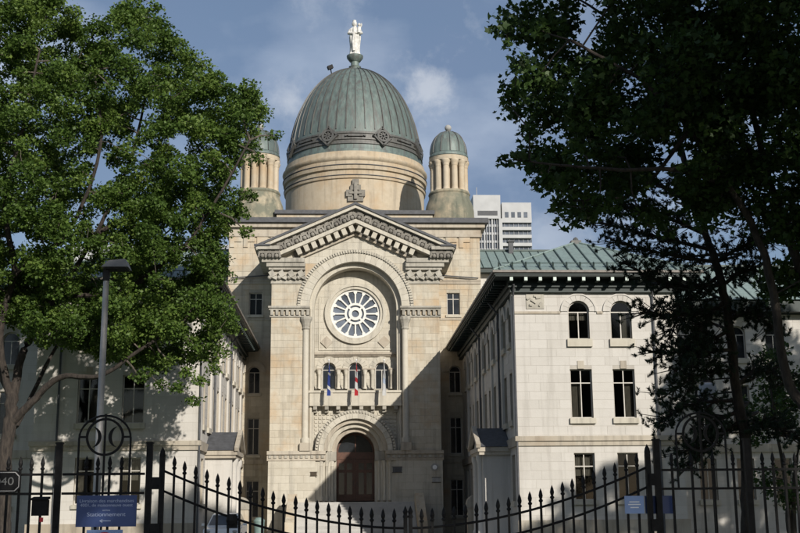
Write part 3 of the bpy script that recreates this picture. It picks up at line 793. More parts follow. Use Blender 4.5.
# square panel round the rose: frame and corner lozenges
for s in (-1, 1):
    MB().box(X0+s*2.62, X0+s*2.52, YR-0.07, YR, 12.9, 16.6).build('panel_bead', M['pale_stone'], pt)
    MB().obox((X0+s*2.05, YR-0.05, 13.4), (0.22,0,0.22), (0,0.06,0), (-0.22,0,0.22)).build('lozenge', M['trim_stone'], pt)
MB().box(X0-2.62, X0+2.62, YR-0.07, YR, 12.8, 12.9).build('panel_bead', M['pale_stone'], pt)
MB().box(X0-AR+0.34, X0+AR-0.34, YR-0.14, YR, 12.35, 12.48).box(X0-AR+0.34, X0+AR-0.34, YR-0.26, YR, 12.48, 12.64).build('ledge', M['trim_stone'], pt)
# triple arcade
for c in tri:
    window(pt, (c, YR-0.02, 10.03), 0.96, 1.89, True, 3, 0.34, sill=None)
    voussoirs(pt, c, 11.44, 0.50, 0.90, YR-0.10, YR+0.02, 9, 'pale_stone')
    for s in (-1, 1):
        me = SILL.setdefault('acol', MB().lathe([(0.15,0),(0.15,0.1),(0.11,0.16),(0.105,1.02),(0.14,1.08),(0.12,1.12),(0.19,1.32),(0.19,1.4)], 0, 0, 14).mesh('colonnette', M['pale_stone']))
        me.polygons.foreach_set('use_smooth', [True]*len(me.polygons))
        put('colonnette', me, pt, (c+s*0.68, YR-0.16, 10.03))
k = MB()
for c in [X0-2.55, X0-0.94, X0+0.94, X0+2.55]:
    a = 0.46 if abs(c-X0) < 1.5 else 0.2
    k.box(c-a, c+a, YR-0.36, YR+0.0, 11.40, 11.5)
k.build('abacus', M['trim_stone'], pt)
# balcony
k = MB().box(X0-3.2, X0+3.2, YP+0.10, YR, 8.75, 9.0).box(X0-3.2, X0+3.2, YP+0.16, YP+0.36, 9.0, 9.66).box(X0-3.25, X0+3.25, YP+0.08, YP+0.42, 9.66, 9.82).box(X0-3.15, X0+3.15, YP+0.36, YR, 9.0, 9.2)
for s in (-1, 0, 1): k.box(X0+s*1.88-0.3, X0+s*1.88+0.3, YP+0.10, YP+0.18, 9.0, 9.66)
k.build('balcony', M['pale_stone'], pt)
me = MB().box(-0.13, 0.13, -0.6, 0, 0.18, 0.42).box(-0.13, 0.13, -0.35, 0, 0, 0.18).mesh('corbel', M['carved_stone'])
for i in range(8): put('corbel', me, pt, (X0-2.8+i*0.8, YL, 8.32))
# diaper wall of little squares above the door arch
me = MB().obox((0,0,0), (0.09,0,0), (0,0.03,0), (0,0,0.09)).mesh('diaper_block', M['pale_stone'])
nd = 0
for i in range(-10, 11):
    for j in range(8):
        x, z = X0+i*0.275, 6.35+j*0.27
        if abs(x-X0) < 2.85 and math.hypot(x-X0, z-5.55) > 2.95 and z < 8.3: put('diaper_block', me, pt, (x, YL-0.045, z)); nd += 1
# door arch: receding orders of voussoirs
SZ = 5.66
voussoirs(pt, X0, SZ, 2.2, 2.55, YP-0.12, YL+0.02, 17, 'pale_stone')
MB().arch(X0, SZ, 2.56, 2.80, YP-0.02, YL+0.02, n=36).build('hood_mould', M['carved_stone'], pt)
me = MB().obox((0,0,0), (0.05,0,0), (0,0.05,0), (0,0,0.07)).mesh('bead', M['pale_stone'])
for i in range(40):
    a = math.pi*(i+0.5)/40
    o = put('arch_bead', me, pt, (X0+2.68*math.cos(a), YP-0.06, SZ+2.68*math.sin(a))); o.rotation_euler = (0, math.pi/2-a, 0)
MB().arch(X0, SZ, 1.92, 2.2, YP+0.18, YD, n=36).build('arch_order', M['trim_stone'], pt)
MB().arch(X0, SZ, 1.62, 1.92, YP+0.48, YD+0.2, n=36).build('arch_order', M['pale_stone'], pt)
MB().arch(X0, SZ, 1.33, 1.62, YP+0.78, YD+0.4, n=36).build('arch_order', M['trim_stone'], pt)
for s in (-1, 1):
    for r0, r1, yy in ((2.45, 2.76, YP+0.0), (2.1, 2.45, YP+0.24), (1.72, 2.1, YP+0.5), (1.33, 1.72, YP+0.78)):
        xa, xb = sorted((X0+s*r0, X0+s*r1)); MB().box(xa, xb, yy, YD+0.4, 2.2, 4.999 if r0 > 2.04 else SZ).build('jamb', M['pale_stone'], pt)
    for r, yy in ((2.36, YP+0.12), (1.99, YP+0.38), (1.62, YP+0.66)):
        MB().lathe([(0.15, 2.3), (0.15, 2.55), (0.11, 2.65), (0.105, 4.6), (0.14, 4.66), (0.12, 4.72), (0.19, 4.95), (0.19, 5.0)], X0+s*r, yy, 14).build('door_column', M['pale_stone'], pt, True)
    MB().box(*sorted((X0+s*1.33, X0+s*2.05)), YP+0.45, YD+0.1, 5.0, 5.64).build('jamb_frieze', M['carved_stone'], pt)
# doors
dr = MB().box(X0-1.33, X0+1.33, YD+0.0+0.55, YD+0.0+0.75, 5.18, 5.66).arch(X0, SZ, 1.2, 1.33, YD+0.0+0.55, YD+0.0+0.7, n=30).box(X0-0.05, X0+0.05, YD+0.0+0.56, YD+0.0+0.72, 2.3, 5.18).build('door_frame', M['wood'], pt)
n = 24
MB().add([(X0+1.22*math.cos(math.pi*i/n), YD+0.0+0.62, SZ+1.22*math.sin(math.pi*i/n)) for i in range(n+1)], [tuple(range(n+1))]).build('pane', M['dark_glass'], dr)
MB().box(X0-0.04, X0+0.04, YD+0.0+0.57, YD+0.0+0.63, SZ, SZ+1.2).build('mullion', M['wood'], dr)
for s in (-1, 1):
    k = MB(); xa, xb = sorted((X0+s*0.06, X0+s*1.32)); y0, y1 = YD+0.0+0.58, YD+0.0+0.68
    for a, b in ((xa, xa+0.16), (xb-0.16, xb), ((xa+xb)/2-0.09, (xa+xb)/2+0.09)): k.box(a, b, y0, y1, 2.3, 5.17)
    for a, b in ((2.3, 2.75), (4.25, 4.45), (4.9, 5.17)): k.box(xa+0.16, xb-0.16, y0+0.012, y1-0.01, a, b)
    d = k.build('door', M['wood'], pt)
    for a, b in ((xa+0.16, (xa+xb)/2-0.09), ((xa+xb)/2+0.09, xb-0.16)):
        for za, zb in ((2.75, 4.25), (4.45, 4.9)): MB().box(a, b, y0+0.05, y0+0.07, za, zb).build('pane', M['dark_glass'], d)
    MB().box(X0+s*0.16-0.025, X0+s*0.16+0.025, y0-0.06, y0-0.02, 3.3, 3.7).build('handle', M['bronze'], d)
# pediment: raking cornice in layers
def rake(y0, y1, top, bot, name, mat, xe=6.95):
    """band between two heights below the rake line, both sides"""
    for s in (-1, 1):
        z = lambda x, d: 22.95-rk*x-d
        p = [(X0, z(0,bot)), (X0, z(0,top)), (X0+s*xe, z(xe,top)), (X0+s*xe, z(xe,bot))]
        if s > 0: p = p[::-1]
        MB().prism(p[::-1] if False else p, y0, y1).build(name, M[mat], pt)
rake(YP-1.10, YB, -0.10, 0.07, 'pediment_roof', 'slate', 7.1)
rake(YP-1.00, YP+0.3, 0.073, 0.30, 'raking_cornice', 'pale_stone')
rake(YP-0.62, YP+0.3, 0.303, 1.05, 'raking_frieze', 'dark_stone', 6.4)
rake(YP-0.78, YP+0.3, 1.053, 1.33, 'raking_fillet', 'pale_stone', 5.6)
rake(YP-0.16, YP+0.3, 1.333, 1.95, 'raking_band', 'dark_stone', 4.4)
rake(YP-0.24, YP+0.3, 1.953, 2.10, 'raking_fillet', 'trim_stone', 3.9)
ang = math.atan(rk)
orn = MB()
orn.obox((0,-0.05,0.14), (0.14,0,0.0), (0,0.10,0), (0,0,0.12)); orn.sphere((0,-0.05,-0.14), 0.16, 8)
orn.obox((0.22,-0.06,-0.05), (0.06,0,0.03), (0,0.1,0), (-0.05,0,0.22)); orn.obox((-0.22,-0.06,-0.05), (0.06,0,-0.03), (0,0.1,0), (0.05,0,0.22))
orn_me = orn.mesh('leaf_ornament', M['dark_stone'])
mod_me = MB().box(-0.17, 0.17, -0.50, 0, -0.24, 0.22).mesh('modillion', M['pale_stone'])
for s in (-1, 1):
    for i in range(11):
        x = 0.30+i*0.56
        o = put('leaf_ornament', orn_me, pt, (X0+s*x, YP-0.62, 22.95-rk*x-0.68)); o.rotation_euler = (0, s*ang, 0)
    for i in range(8):
        x = 0.28+i*0.53
        o = put('modillion', mod_me, pt, (X0+s*x, YP-0.16, 22.95-rk*x-1.60)); o.rotation_euler = (0, s*ang, 0)
    # horizontal return at the foot of the rake
    xa, xb = sorted((X0+s*5.35, X0+s*7.0))
    k = MB().box(xa, xb, YP-1.04, YB, 19.62, 19.86); k.box(xa+0.12*(s<0), xb-0.12*(s>0), YP-0.7, YB, 19.1, 19.62); k.box(*sorted((X0+s*3.6, X0+s*6.6)), YP-0.6, YP+0.3, 18.8, 19.1)
    k.build('cornice_return', M['carved_stone'], pt)
    MB().box(*sorted((X0+s*6.0, X0+s*7.12)), YP-1.14, YB, 19.86, 19.98).build('lead_flashing', M['slate'], pt)
    for i in range(3): put('leaf_ornament', orn_me, pt, (X0+s*(5.55+i*0.5), YP-0.72, 19.34))
# steps, landing and cheek walls
k = MB().box(X0-4.6, X0+4.6, 78.4, 82.2, 0, 2.2); k.build('landing', M['paving_stone'], pt)
nst = 12
for i in range(nst):
    z = 2.2-0.17*(i+1)
    if z <= 0.05: break
    MB().box(X0-3.9, X0+3.9, 78.4-0.34*(i+1), 78.4-0.34*i+0.02, 0.03, z+0.0).build('step', M['paving_stone'], pt)
for s in (-1, 1):
    xa, xb = sorted((X0+s*3.92, X0+s*4.5))
    vs = [(74.2, 0.03), (78.38, 0.03), (78.38, 2.75), (77.9, 2.75), (74.6, 0.95), (74.2, 0.95)]
    k = MB(); nv = len(vs)
    k.add([(xa, y, z) for y, z in vs]+[(xb, y, z) for y, z in vs], [tuple(range(nv)), tuple(range(2*nv-1, nv-1, -1))]+[(i, (i+1) % nv, nv+(i+1) % nv, nv+i) for i in range(nv)])
    k.build('cheek_wall', M['warm_stone'], pt)

# ================================================================ WINGS
def wing(side, cx, Y0, c1, c2, name, label, cend, blocks):
    W = 8.4; YE = 85.0
    wr = root(name, label, 'building', (cx+side*W/2, Y0, 0))
    X = lambda u: cx+side*u
    fr = lambda u, d, z: (cx+side*u, Y0+d, z)
    if side < 0: frw = lambda u, d, z: (cx-W+u, Y0+d, z)
    else: frw = lambda u, d, z: (cx+u, Y0+d, z)
    loc = lambda u: u if side > 0 else W-u
    ops = []
    for c in (loc(c1), loc(c2)):
        ops += [('r', c-0.52, c+0.52, 2.05, 4.37), ('r', c-0.56, c+0.56, 6.12, 8.60), ('a', c, 0.545, 10.15, 11.58)]
    ashlar(wr, 0, W, 0, 12.75, frw, ops, 'wing_stone', 0.44, 0.92, blocks, gap=0.010, proud=0.008, backing='pale_mortar', seed=40+side)
    cu = {0: [None, 'r', None, 'b', None, 'r'], 1: [None]*6}[0 if side > 0 else 1]
    i = 0
    for c in (c1, c2):
        window(wr, (X(c), Y0-0.015, 2.05), 1.04, 2.32, False, 4, 0.26, glass='clear_glass', sill_h=0.22, curtain=('l' if c == c2 else 'b'))
        a = window(wr, (X(c), Y0-0.015, 6.12), 1.12, 2.48, False, 4, 0.26, glass='clear_glass', curtain=('r' if c == c2 else 'l'))
        MB().box(X(c)-0.16, X(c)+0.16, Y0-0.06, Y0, 8.62, 9.02).build('keystone', M['trim_stone'], wr)
        window(wr, (X(c), Y0-0.015, 10.15), 1.09, 1.975, True, 3, 0.26, glass='clear_glass', sill_h=0.40, curtain='b' if c == c1 else 'r')
        voussoirs(wr, X(c), 11.58, 0.56, 0.86, Y0-0.06, Y0+0.02, 9, 'wing_stone')
        MB().arch(X(c), 11.58, 0.862, 0.94, Y0-0.10, Y0+0.02, n=24).build('hood_mould', M['wing_stone'], wr)
        # dark panel standing in for the unlit interior
        MB().box(X(c)-0.95, X(c)+0.95, Y0+1.6, Y0+1.65, 0.6, 12.6).build('dark_room_panel', M['dark_interior'], wr)
    k = MB()
    for z in (0.3, 5.2, 9.4): k.box(X(0.3), X(W-0.3), Y0+0.3, YE, z, z+0.2)
    k.build('floor_slab', M['dark_interior'], wr)
    # belts
    x0, x1 = sorted((X(-0.12), X(W+0.12)))
    MB().box(x0, x1, Y0-0.10, Y0, 4.74, 4.98).box(x0-0.04, x1+0.04, Y0-0.18, Y0, 4.98, 5.22).build('string_course', M['trim_stone'], wr)
    segs = [(0.0, c1-0.95), (c1+0.95, c2-0.95), (c2+0.95, W)]
    for a, b in segs:
        xa, xb = sorted((X(a), X(b)))
        if xb > xa: MB().box(xa, xb, Y0-0.07, Y0, 11.45, 11.58).build('impost_band', M['trim_stone'], wr)
    MB().box(x0, x1, Y0-0.12, Y0, 0, 1.1).build('plinth', M['trim_stone'], wr)
    # carved relief panel
    k = MB().box(X(0.62), X(1.55), Y0-0.05, Y0, 11.72, 12.5)
    for a, b, l, w in ((0.75, 12.25, 0.10, 0.5), (1.0, 12.1, 0.16, -0.6), (1.25, 12.3, 0.12, 0.2), (1.35, 11.95, 0.12, 1.0), (0.85, 11.9, 0.08, -0.2), (1.08, 12.38, 0.06, 0.0)):
        k.obox((X(a), Y0-0.07, b), (l*math.cos(w), 0, l*math.sin(w)), (0, 0.05, 0), (-0.05*math.sin(w), 0, 0.05*math.cos(w)))
    k.build('relief_panel', M['carved_stone'], wr)
    # inner wall (towards the middle) with windows
    LN = YE-Y0
    if side > 0: fi = lambda u, d, z: (cx+d, YE-u, z)
    else: fi = lambda u, d, z: (cx-d, Y0+u, z)
    yc = [Y0+1.7+i*2.25 for i in range(11)]
    lu = (lambda y: YE-y) if side > 0 else (lambda y: y-Y0)
    ops = []
    for y in yc:
        u = lu(y); ops += [('r', u-0.5, u+0.5, 6.12, 8.60), ('a', u, 0.5, 10.15, 11.58)]
        if not (Y0+2.4 < y < Y0+7.2): ops.append(('r', u-0.5, u+0.5, 2.05, 4.37))
    ashlar(wr, 0, LN, 0, 12.75, fi, ops, 'wing_stone', 0.44, 0.92, 0, gap=0.010, proud=0.008, backing='pale_mortar', seed=50+side)
    rz = -math.pi/2 if side > 0 else math.pi/2
    for y in yc:
        xx = cx-side*0.015
        window(wr, (xx, y, 6.12), 1.0, 2.48, False, 1, 0.26, rz)
        w2 = window(wr, (xx, y, 10.15), 1.0, 1.93, True, 1, 0.26, rz)
        put('hood', SILL.setdefault('hoodw', MB().arch(0, 1.43, 0.52, 0.92, -0.08, 0.02, n=18).mesh('hood', M['wing_stone'])), w2, world=False)
        if not (Y0+2.4 < y < Y0+7.2): window(wr, (xx, y, 2.05), 1.0, 2.32, False, 1, 0.26, rz)
    # pilaster strips and downpipes along the inner wall
    for y in [Y0+0.3+i*4.5 for i in range(6)]:
        xa, xb = sorted((cx, cx-side*0.12)); MB().box(xa, xb, y-0.28, y+0.28, 5.25, 12.7).build('pilaster', M['wing_stone'], wr)
    for y in (Y0+5.1, Y0+14.2):
        MB().tube([(cx-side*0.7, y, 12.95), (cx-side*0.2, y, 12.3), (cx-side*0.2, y, 0.2)], 0.06, 7).build('downpipe', M['slate'], wr)
    xa, xb = sorted((cx, cx-side*0.14)); MB().box(xa, xb, Y0, YE-0.1, 4.74, 5.20).build('string_course', M['trim_stone'], wr)
    # outer wall
    xo = X(W); xa, xb = sorted((xo, xo-side*0.3)); MB().box(xa, xb, Y0+0.02, YE, 0, 12.75).build('outer_wall', M['wing_stone'], wr)
    for u, zt in ((-0.06, 12.6), (7.18, 12.6)):
        MB().tube([(X(u), Y0-0.5, 12.9), (X(u), Y0-0.10, 12.35), (X(u), Y0-0.10, 0.2)], 0.055, 7).build('downpipe', M['slate'], wr)
    # eaves: frieze, soffit, fascia, brackets
    OV = 1.10
    def ringbox(d0, d1, z0, z1, name, mat):
        k = MB()
        a0, a1 = sorted((X(-d1), X(W+d1))); i0, i1 = sorted((X(-d0), X(W+d0)))
        k.box(a0, a1, Y0-d1, Y0-d0, z0, z1)
        k.box(a0, i0, Y0-d0, YE, z0, z1); k.box(i1, a1, Y0-d0, YE, z0, z1)
        return k.build(name, M[mat], wr)
    ringbox(-0.02, 0.22, 12.55, 12.80, 'frieze', 'dark_green')
    ringbox(-0.02, 0.34, 12.80, 13.22, 'frieze', 'dark_green')
    ringbox(-0.02, OV-0.03, 13.22, 13.28, 'soffit', 'dark_green')
    ringbox(OV-0.10, OV+0.02, 13.285, 13.46, 'fascia', 'dark_green')
    ringbox(OV+0.02, OV+0.12, 13.40, 13.52, 'gutter', 'gutter')
    br = SILL.setdefault('brk', MB().box(-0.085, 0.085, -0.62, 0, 0, 0.2).mesh('bracket', M['dark_green']))
    be = SILL.setdefault('brkend', MB().box(-0.08, 0.08, -0.65, -0.622, 0.01, 0.19).mesh('bracket_end', M['bracket_sunlit']))  # pale plate standing in for the sunlit end of a bracket
    nb = 13
    for i in range(nb):
        u = -0.25+(W+0.5)*i/(nb-1)
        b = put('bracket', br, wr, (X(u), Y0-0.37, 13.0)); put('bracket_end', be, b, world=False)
    y = Y0+0.4
    while y < YE-1:
        put('bracket', br, wr, (X(-0.37), y, 13.0), rz); y += 0.7
    # hip roof
    e = OV+0.10; ze = 13.5; hw = W/2+e; yf = Y0-e; ya = yf+hw; zr = 16.2
    xm = X(W/2); xl, xr = sorted((X(-e), X(W+e)))
    MB().add([(xl,yf,ze),(xr,yf,ze),(xm,ya,zr),(xl,YE+0.5,ze),(xr,YE+0.5,ze),(xm,YE+0.5,zr)], [(0,1,2),(1,4,5,2),(3,0,2,5)]).build('roof', M['copper_roof'], wr)
    sl_ = (zr-ze)/hw
    x = xl+0.35
    while x < xr-0.2:
        run = hw-abs(x-xm)
        d = Vector((0,1,sl_)); d.normalize(); L = run*math.sqrt(1+sl_*sl_); nrm = Vector((0,-d.z,d.y))
        MB().obox(Vector((x, yf, ze))+d*(L/2)+nrm*0.03, (0.028,0,0), d*(L/2), nrm*0.035).build('seam', M['copper_seam'], wr)
        # snow guard bracket
        MB().obox(Vector((x, yf, ze))+d*0.55+nrm*0.16, (0.03,0,0), d*0.10, nrm*0.13).build('snow_guard', M['copper_seam'], wr)
        x += 0.70
    d = Vector((0,1,sl_)).normalized(); nrm = Vector((0,-d.z,d.y))
    MB().tube([Vector((xl+0.5, yf, ze))+d*0.55+nrm*0.24, Vector((xr-0.5, yf, ze))+d*0.55+nrm*0.24], 0.022, 6).build('snow_rail', M['copper_seam'], wr)
    k = MB()
    for sgn in (-1, 1):
        y = yf+0.5
        while y < YE:
            run = min(hw, y-yf)
            d = Vector((-sgn,0,sl_)).normalized(); L = run*math.sqrt(1+sl_*sl_); nr = Vector((sgn*d.z,0,abs(d.x)))
            k.obox(Vector((xm+sgn*hw, y, ze))+d*(L/2)+nr*0.03, Vector((0,0.028,0)), d*(L/2), nr*0.035); y += 0.7
    k.build('side_seams', M['copper_seam'], wr, kind='stuff')
    for sgn in (-1, 1):
        MB().tube([(xm+sgn*hw, yf, ze+0.03), (xm, ya, zr+0.03)], 0.06, 6).build('hip_cap', M['copper_roof'], wr)
    MB().tube([(xm, ya, zr+0.03), (xm, YE+0.4, zr+0.03)], 0.06, 6).build('ridge_cap', M['copper_roof'], wr)
    MB().box(xm-0.28, xm+0.28, ya-0.2, ya+0.35, zr-0.1, zr+0.10).lathe([(0.2,zr+0.1),(0.1,zr+0.28),(0.01,zr+0.32)], xm, ya, 8).build('roof_finial', M['copper_band'], wr)
    # porch on the inner wall
    py0, py1 = Y0+3.0, Y0+6.4; px = cx-side*1.45
    xa, xb = sorted((cx, px))
    k = MB().box(xa, xb, py0, py0+0.3, 0, 4.45).box(xa, xb, py1-0.3, py1, 0, 4.45).box(*sorted((px+side*0.25, px)), py0+0.3, py0+0.9, 0, 4.45).box(*sorted((px+side*0.25, px)), py1-0.9, py1-0.3, 0, 4.45)
    po = k.build('porch', M['wing_stone'], wr)
    MB().box(*sorted((cx, px-side*0.2)), py0-0.2, py1+0.2, 4.45, 4.62).box(*sorted((cx, px-side*0.28)), py0-0.28, py1+0.28, 4.62, 4.85).build('entablature', M['trim_stone'], po)
    pm = (py0+py1)/2; xf = px-side*0.34
    k = MB().add([(xf,py0-0.34,4.86),(xf,py1+0.34,4.86),(xf,pm,5.95),(cx,py0-0.34,4.86),(cx,py1+0.34,4.86),(cx,pm,5.95)], [(0,2,5,3),(1,4,5,2)])
    k.build('porch_roof', M['slate'], po)
    k = MB().add([(xf+side*0.25,py0,4.86),(xf+side*0.25,py1,4.86),(xf+side*0.25,pm,5.8)], [(0,1,2)]); k.build('gable', M['wing_stone'], po)
    for s2 in (-1, 1):
        p0, p1 = Vector((xf+side*0.08, pm+s2*(1.7+0.42), 4.9)), Vector((xf+side*0.08, pm, 5.98))
        dd = (p1-p0); MB().obox((p0+p1)/2, dd/2, Vector((0.12,0,0)), Vector((1,0,0)).cross(dd.normalized())*0.1).build('raking_cornice', M['trim_stone'], po)
    for y in (py0+0.6, py1-0.6): MB().lathe([(0.24,0.2),(0.24,0.5),(0.18,0.6),(0.16,4.0),(0.24,4.2),(0.24,4.45)], px-side*0.05, y, 14).build('column', M['wing_stone'], po, True)
    window(po, (cx-side*0.72, py0-0.01, 1.9), 0.5, 2.2, False, 1, 0.2, sill=None)
    # range set back beyond the wing
    yr = Y0+8.0; xa, xb = sorted((X(W), X(cend)))
    ops = []; wx = []
    u = W+1.5
    while u < cend-1: wx.append(X(u)); u += 2.2
    for c in wx: ops += [('r', c-0.5, c+0.5, 2.05, 4.37), ('r', c-0.5, c+0.5, 6.12, 8.60), ('a', c, 0.5, 10.15, 11.58)]
    ashlar(wr, xa, xb, 0, 12.75, front(yr), ops, 'wing_stone', 0.44, 0.92, 0, gap=0.010, proud=0.008, backing='pale_mortar', seed=60+side)
    for c in wx:
        window(wr, (c, yr-0.015, 2.05), 1.0, 2.32, False, 4, 0.26)
        window(wr, (c, yr-0.015, 6.12), 1.0, 2.48, False, 4, 0.26)
        window(wr, (c, yr-0.015, 10.15), 1.0, 1.93, True, 3, 0.26)
    MB().box(xa, xb, yr-0.14, yr, 4.74, 5.2).build('string_course', M['trim_stone'], wr)
    MB().box(xa, xb, yr+0.6, yr+9, 0, 12.9).build('range_core', M['dark_interior'], wr)
    MB().box(xa, xb, yr-0.8, yr+0.3, 12.8, 13.45).build('range_eave', M['dark_green'], wr)
    if side > 0: xa += 0.9
    else: xb -= 0.9
    gable_roof_x(wr, xa, xb, yr-0.95, yr+4.6, 13.5, 16.6, 0.7, 'range_roof')
    return wr
wing(1, 8.65, 58.0, 3.32, 5.52, 'stone_wing', 'pale stone wing with green hipped copper roof, its street front sunlit, beside the pine', 30, 290)
wing(-1, -7.55, 60.0, 3.40, 5.68, 'stone_wing', 'pale stone wing shaded by the big leafy maple, behind the grey lamp post', 30, 290)

# ================================================================ things on the building
def statue():
    bx, by, bz = DC[0], DC[1], 41.5
    k = MB()
    fold = lambda a, z: 1+0.10*math.sin(7*a+z*0.6)+0.05*math.sin(13*a-z)
    k.lathe([(0.02,bz),(0.50,bz),(0.52,bz+0.12),(0.44,bz+0.3),(0.42,bz+0.9),(0.47,bz+1.4),(0.50,bz+1.75),(0.46,bz+2.0),(0.50,bz+2.25),(0.46,bz+2.5),(0.27,bz+2.68),(0.15,bz+2.74),(0.13,bz+2.84)], bx, by, 40, ex=1.0, ey=0.8, fold=fold)
    k.sphere((bx-0.04, by-0.05, bz+3.0), 0.20, 10, 1.18)
    k.lathe([(0.22,bz+2.86),(0.25,bz+3.05),(0.20,bz+3.22),(0.02,bz+3.3)], bx-0.04, by+0.02, 16)      # veil
    k.lathe([(0.15,bz+3.2),(0.18,bz+3.36),(0.03,bz+3.38)], bx-0.04, by-0.02, 10)                      # crown
    # nose and brow
    k.obox((bx-0.04, by-0.255, bz+2.99), (0.025,0,0), (0,0.03,0), (0,0,0.05))
    # arms folded round the child
    k.tube([(bx-0.40,by,bz+2.48),(bx-0.56,by-0.18,bz+2.05),(bx-0.2,by-0.42,bz+1.98),(bx+0.15,by-0.42,bz+2.05)], [0.15,0.15,0.12,0.08], 10)
    k.tube([(bx+0.38,by,bz+2.48),(bx+0.58,by-0.15,bz+2.1),(bx+0.42,by-0.42,bz+2.0)], [0.15,0.15,0.12], 10)
    # child on the arm
    k.tube([(bx+0.36,by-0.38,bz+2.0),(bx+0.38,by-0.36,bz+2.3),(bx+0.37,by-0.34,bz+2.62)], [0.19,0.2,0.14], 10)
    k.sphere((bx+0.38, by-0.36, bz+2.82), 0.15, 8)
    k.tube([(bx+0.5,by-0.36,bz+2.55),(bx+0.6,by-0.45,bz+2.72),(bx+0.58,by-0.5,bz+2.92)], [0.07,0.06,0.05], 8)
    k.tube([(bx-0.1,by-0.4,bz+1.9),(bx-0.18,by-0.44,bz+1.2),(bx-0.1,by-0.42,bz+0.3)], [0.12,0.1,0.14], 8)  # hanging fold of the mantle
    o = k.build('statue', M['marble'], None, True, loc=(bx, by, bz))
    m = o.modifiers.new('remesh', 'REMESH'); m.mode = 'VOXEL'; m.voxel_size = 0.035; m.use_smooth_shade = True
    sm = o.modifiers.new('smooth', 'SMOOTH'); sm.factor = 0.5; sm.iterations = 2
    tag(o, 'white robed statue holding a child on top of the green dome', 'statue')
statue()
def floodlight():
    r, z = prof(1.18); a = R(-152)
    p = Vector((DC[0]+r*math.cos(a), DC[1]+r*math.sin(a), z))
    o = root('floodlight', 'small dark floodlight clamped near the top of the green dome', 'floodlight', p)
    MB().tube([p-Vector((0,0,0.1)), p+Vector((-0.1,0,0.45))], 0.05, 6).build('bracket', M['iron'], o)
    c = p+Vector((-0.15,-0.1,0.6))
    MB().obox(c, (0.2,0.05,0.1), (-0.05,0.16,0), (-0.06,0,0.16)).build('housing', M['iron'], o)
floodlight()

def cloth_mat(name, bands):
    m, nt, b, out = nodes(name)
    at = nt.nodes.new('ShaderNodeAttribute'); at.attribute_name = 'flagu'
    n = nt.nodes.new('ShaderNodeValToRGB'); n.color_ramp.interpolation = 'CONSTANT'; e = n.color_ramp.elements
    while len(e) < len(bands): e.new(0.5)
    for i, (p, c) in enumerate(bands): e[i].position = p; e[i].color = (*c, 1)
    nt.links.new(at.outputs['Fac'], n.inputs['Fac'])
    nt.links.new(n.outputs[0], b.inputs['Base Color']); b.inputs['Roughness'].default_value = 0.8
Wt, Rd, Bl, Pb = (0.72,0.72,0.70), (0.50,0.03,0.04), (0.03,0.06,0.28), (0.50,0.58,0.70)
cloth_mat('flag_blue', [(0, Bl), (0.30, Wt), (0.36, Bl), (0.66, Wt), (0.74, Bl)])
cloth_mat('flag_red', [(0, Rd), (0.26, Wt), (0.44, Rd), (0.56, Wt), (0.74, Rd)])
cloth_mat('flag_white', [(0, Wt), (0.45, Pb), (0.6, Wt)])
def flag(cx, mat, label):
    p0 = Vector((cx, YP+0.3, 9.75)); p1 = Vector((cx+0.02, YP-1.25, 11.75))
    o = root('flag', label, 'flag', p0, 'flags on the balcony')
    MB().tube([p0, p1], 0.03, 8).sphere(p1, 0.06, 6).build('pole', M['white_paint'], o)
    nu, nv = 14, 16
    vs = []; us = []
    d = (p0-p1)
    for j in range(nv+1):
        for i in range(nu+1):
            u, v = i/nu, j/nv
            top = p1+d*(0.04+0.40*u*(1-0.55*v))
            drop = 2.35*v*(1-0.18*u)
            w = 0.13*v**0.5*math.sin(u*9.5+v*2.0)
            vs.append((top.x+w, top.y+0.05*math.cos(u*9+v*4)*v, top.z-drop)); us.append((u*0.35+v*0.85) % 1.0)
    fs = [(j*(nu+1)+i, j*(nu+1)+i+1, (j+1)*(nu+1)+i+1, (j+1)*(nu+1)+i) for j in range(nv) for i in range(nu)]
    k = MB(); k.add(vs, fs); c = k.build('cloth', M[mat], o, True)
    a = c.data.attributes.new('flagu', 'FLOAT', 'POINT'); a.data.foreach_set('value', us)
flag(tri[0]+0.02, 'flag_blue', 'limp blue and white flag hanging over the stone balcony')
flag(tri[1]+0.02, 'flag_red', 'limp red and white flag hanging over the middle of the balcony')
flag(tri[2]+0.05, 'flag_white', 'limp white and pale blue flag hanging over the stone balcony')

def plaque(name, x, z, w, h, mat, label, Y=YP-0.13, arched=False):
    k = MB().box(x-w/2, x+w/2, Y-0.05, Y, z-h/2, z+h/2)
    o = k.build(name, M[mat], None, loc=(x, Y, z-h/2))
    tag(o, label, 'plaque')
    f = MB().box(x-w/2-0.04, x+w/2+0.04, Y-0.03, Y+0.01, z-h/2-0.04, z-h/2).box(x-w/2-0.04, x+w/2+0.04, Y-0.03, Y+0.01, z+h/2, z+h/2+0.04)
    f.build('border', M['bronze'], o)
plaque('wall_plaque', -2.18, 4.1, 0.42, 0.22, 'bronze', 'small brown bronze plaque on the sunlit wall beside the door')
plaque('wall_plaque', 3.52, 4.35, 0.62, 0.34, 'slate', 'dark plaque on the shaded wall beside the door')
plaque('wall_plaque', 6.2, 3.65, 0.55, 0.3, 'concrete', 'pale rectangular plaque low on the shaded pier corner')
k = MB().lathe([(0.01,0),(0.24,0),(0.26,0.04),(0.24,0.08),(0.01,0.08)], 0, 0, 20)
o = bpy.data.objects.new('wall_lamp', MB().arch(0,0,0.001,0.26,-0.08,0,0,2*math.pi,22).mesh('wall_lamp', M['concrete'])); col.objects.link(o); o.location = (6.1, YP-0.125, 4.5)
tag(o, 'pale round wall lamp on the shaded pier above the pale plaque', 'lamp')
MB().arch(0,0,0.001,0.15,-0.13,-0.081,0,2*math.pi,18).build('lens', M['white_paint'], o).data.transform(Matrix.Translation(o.location))

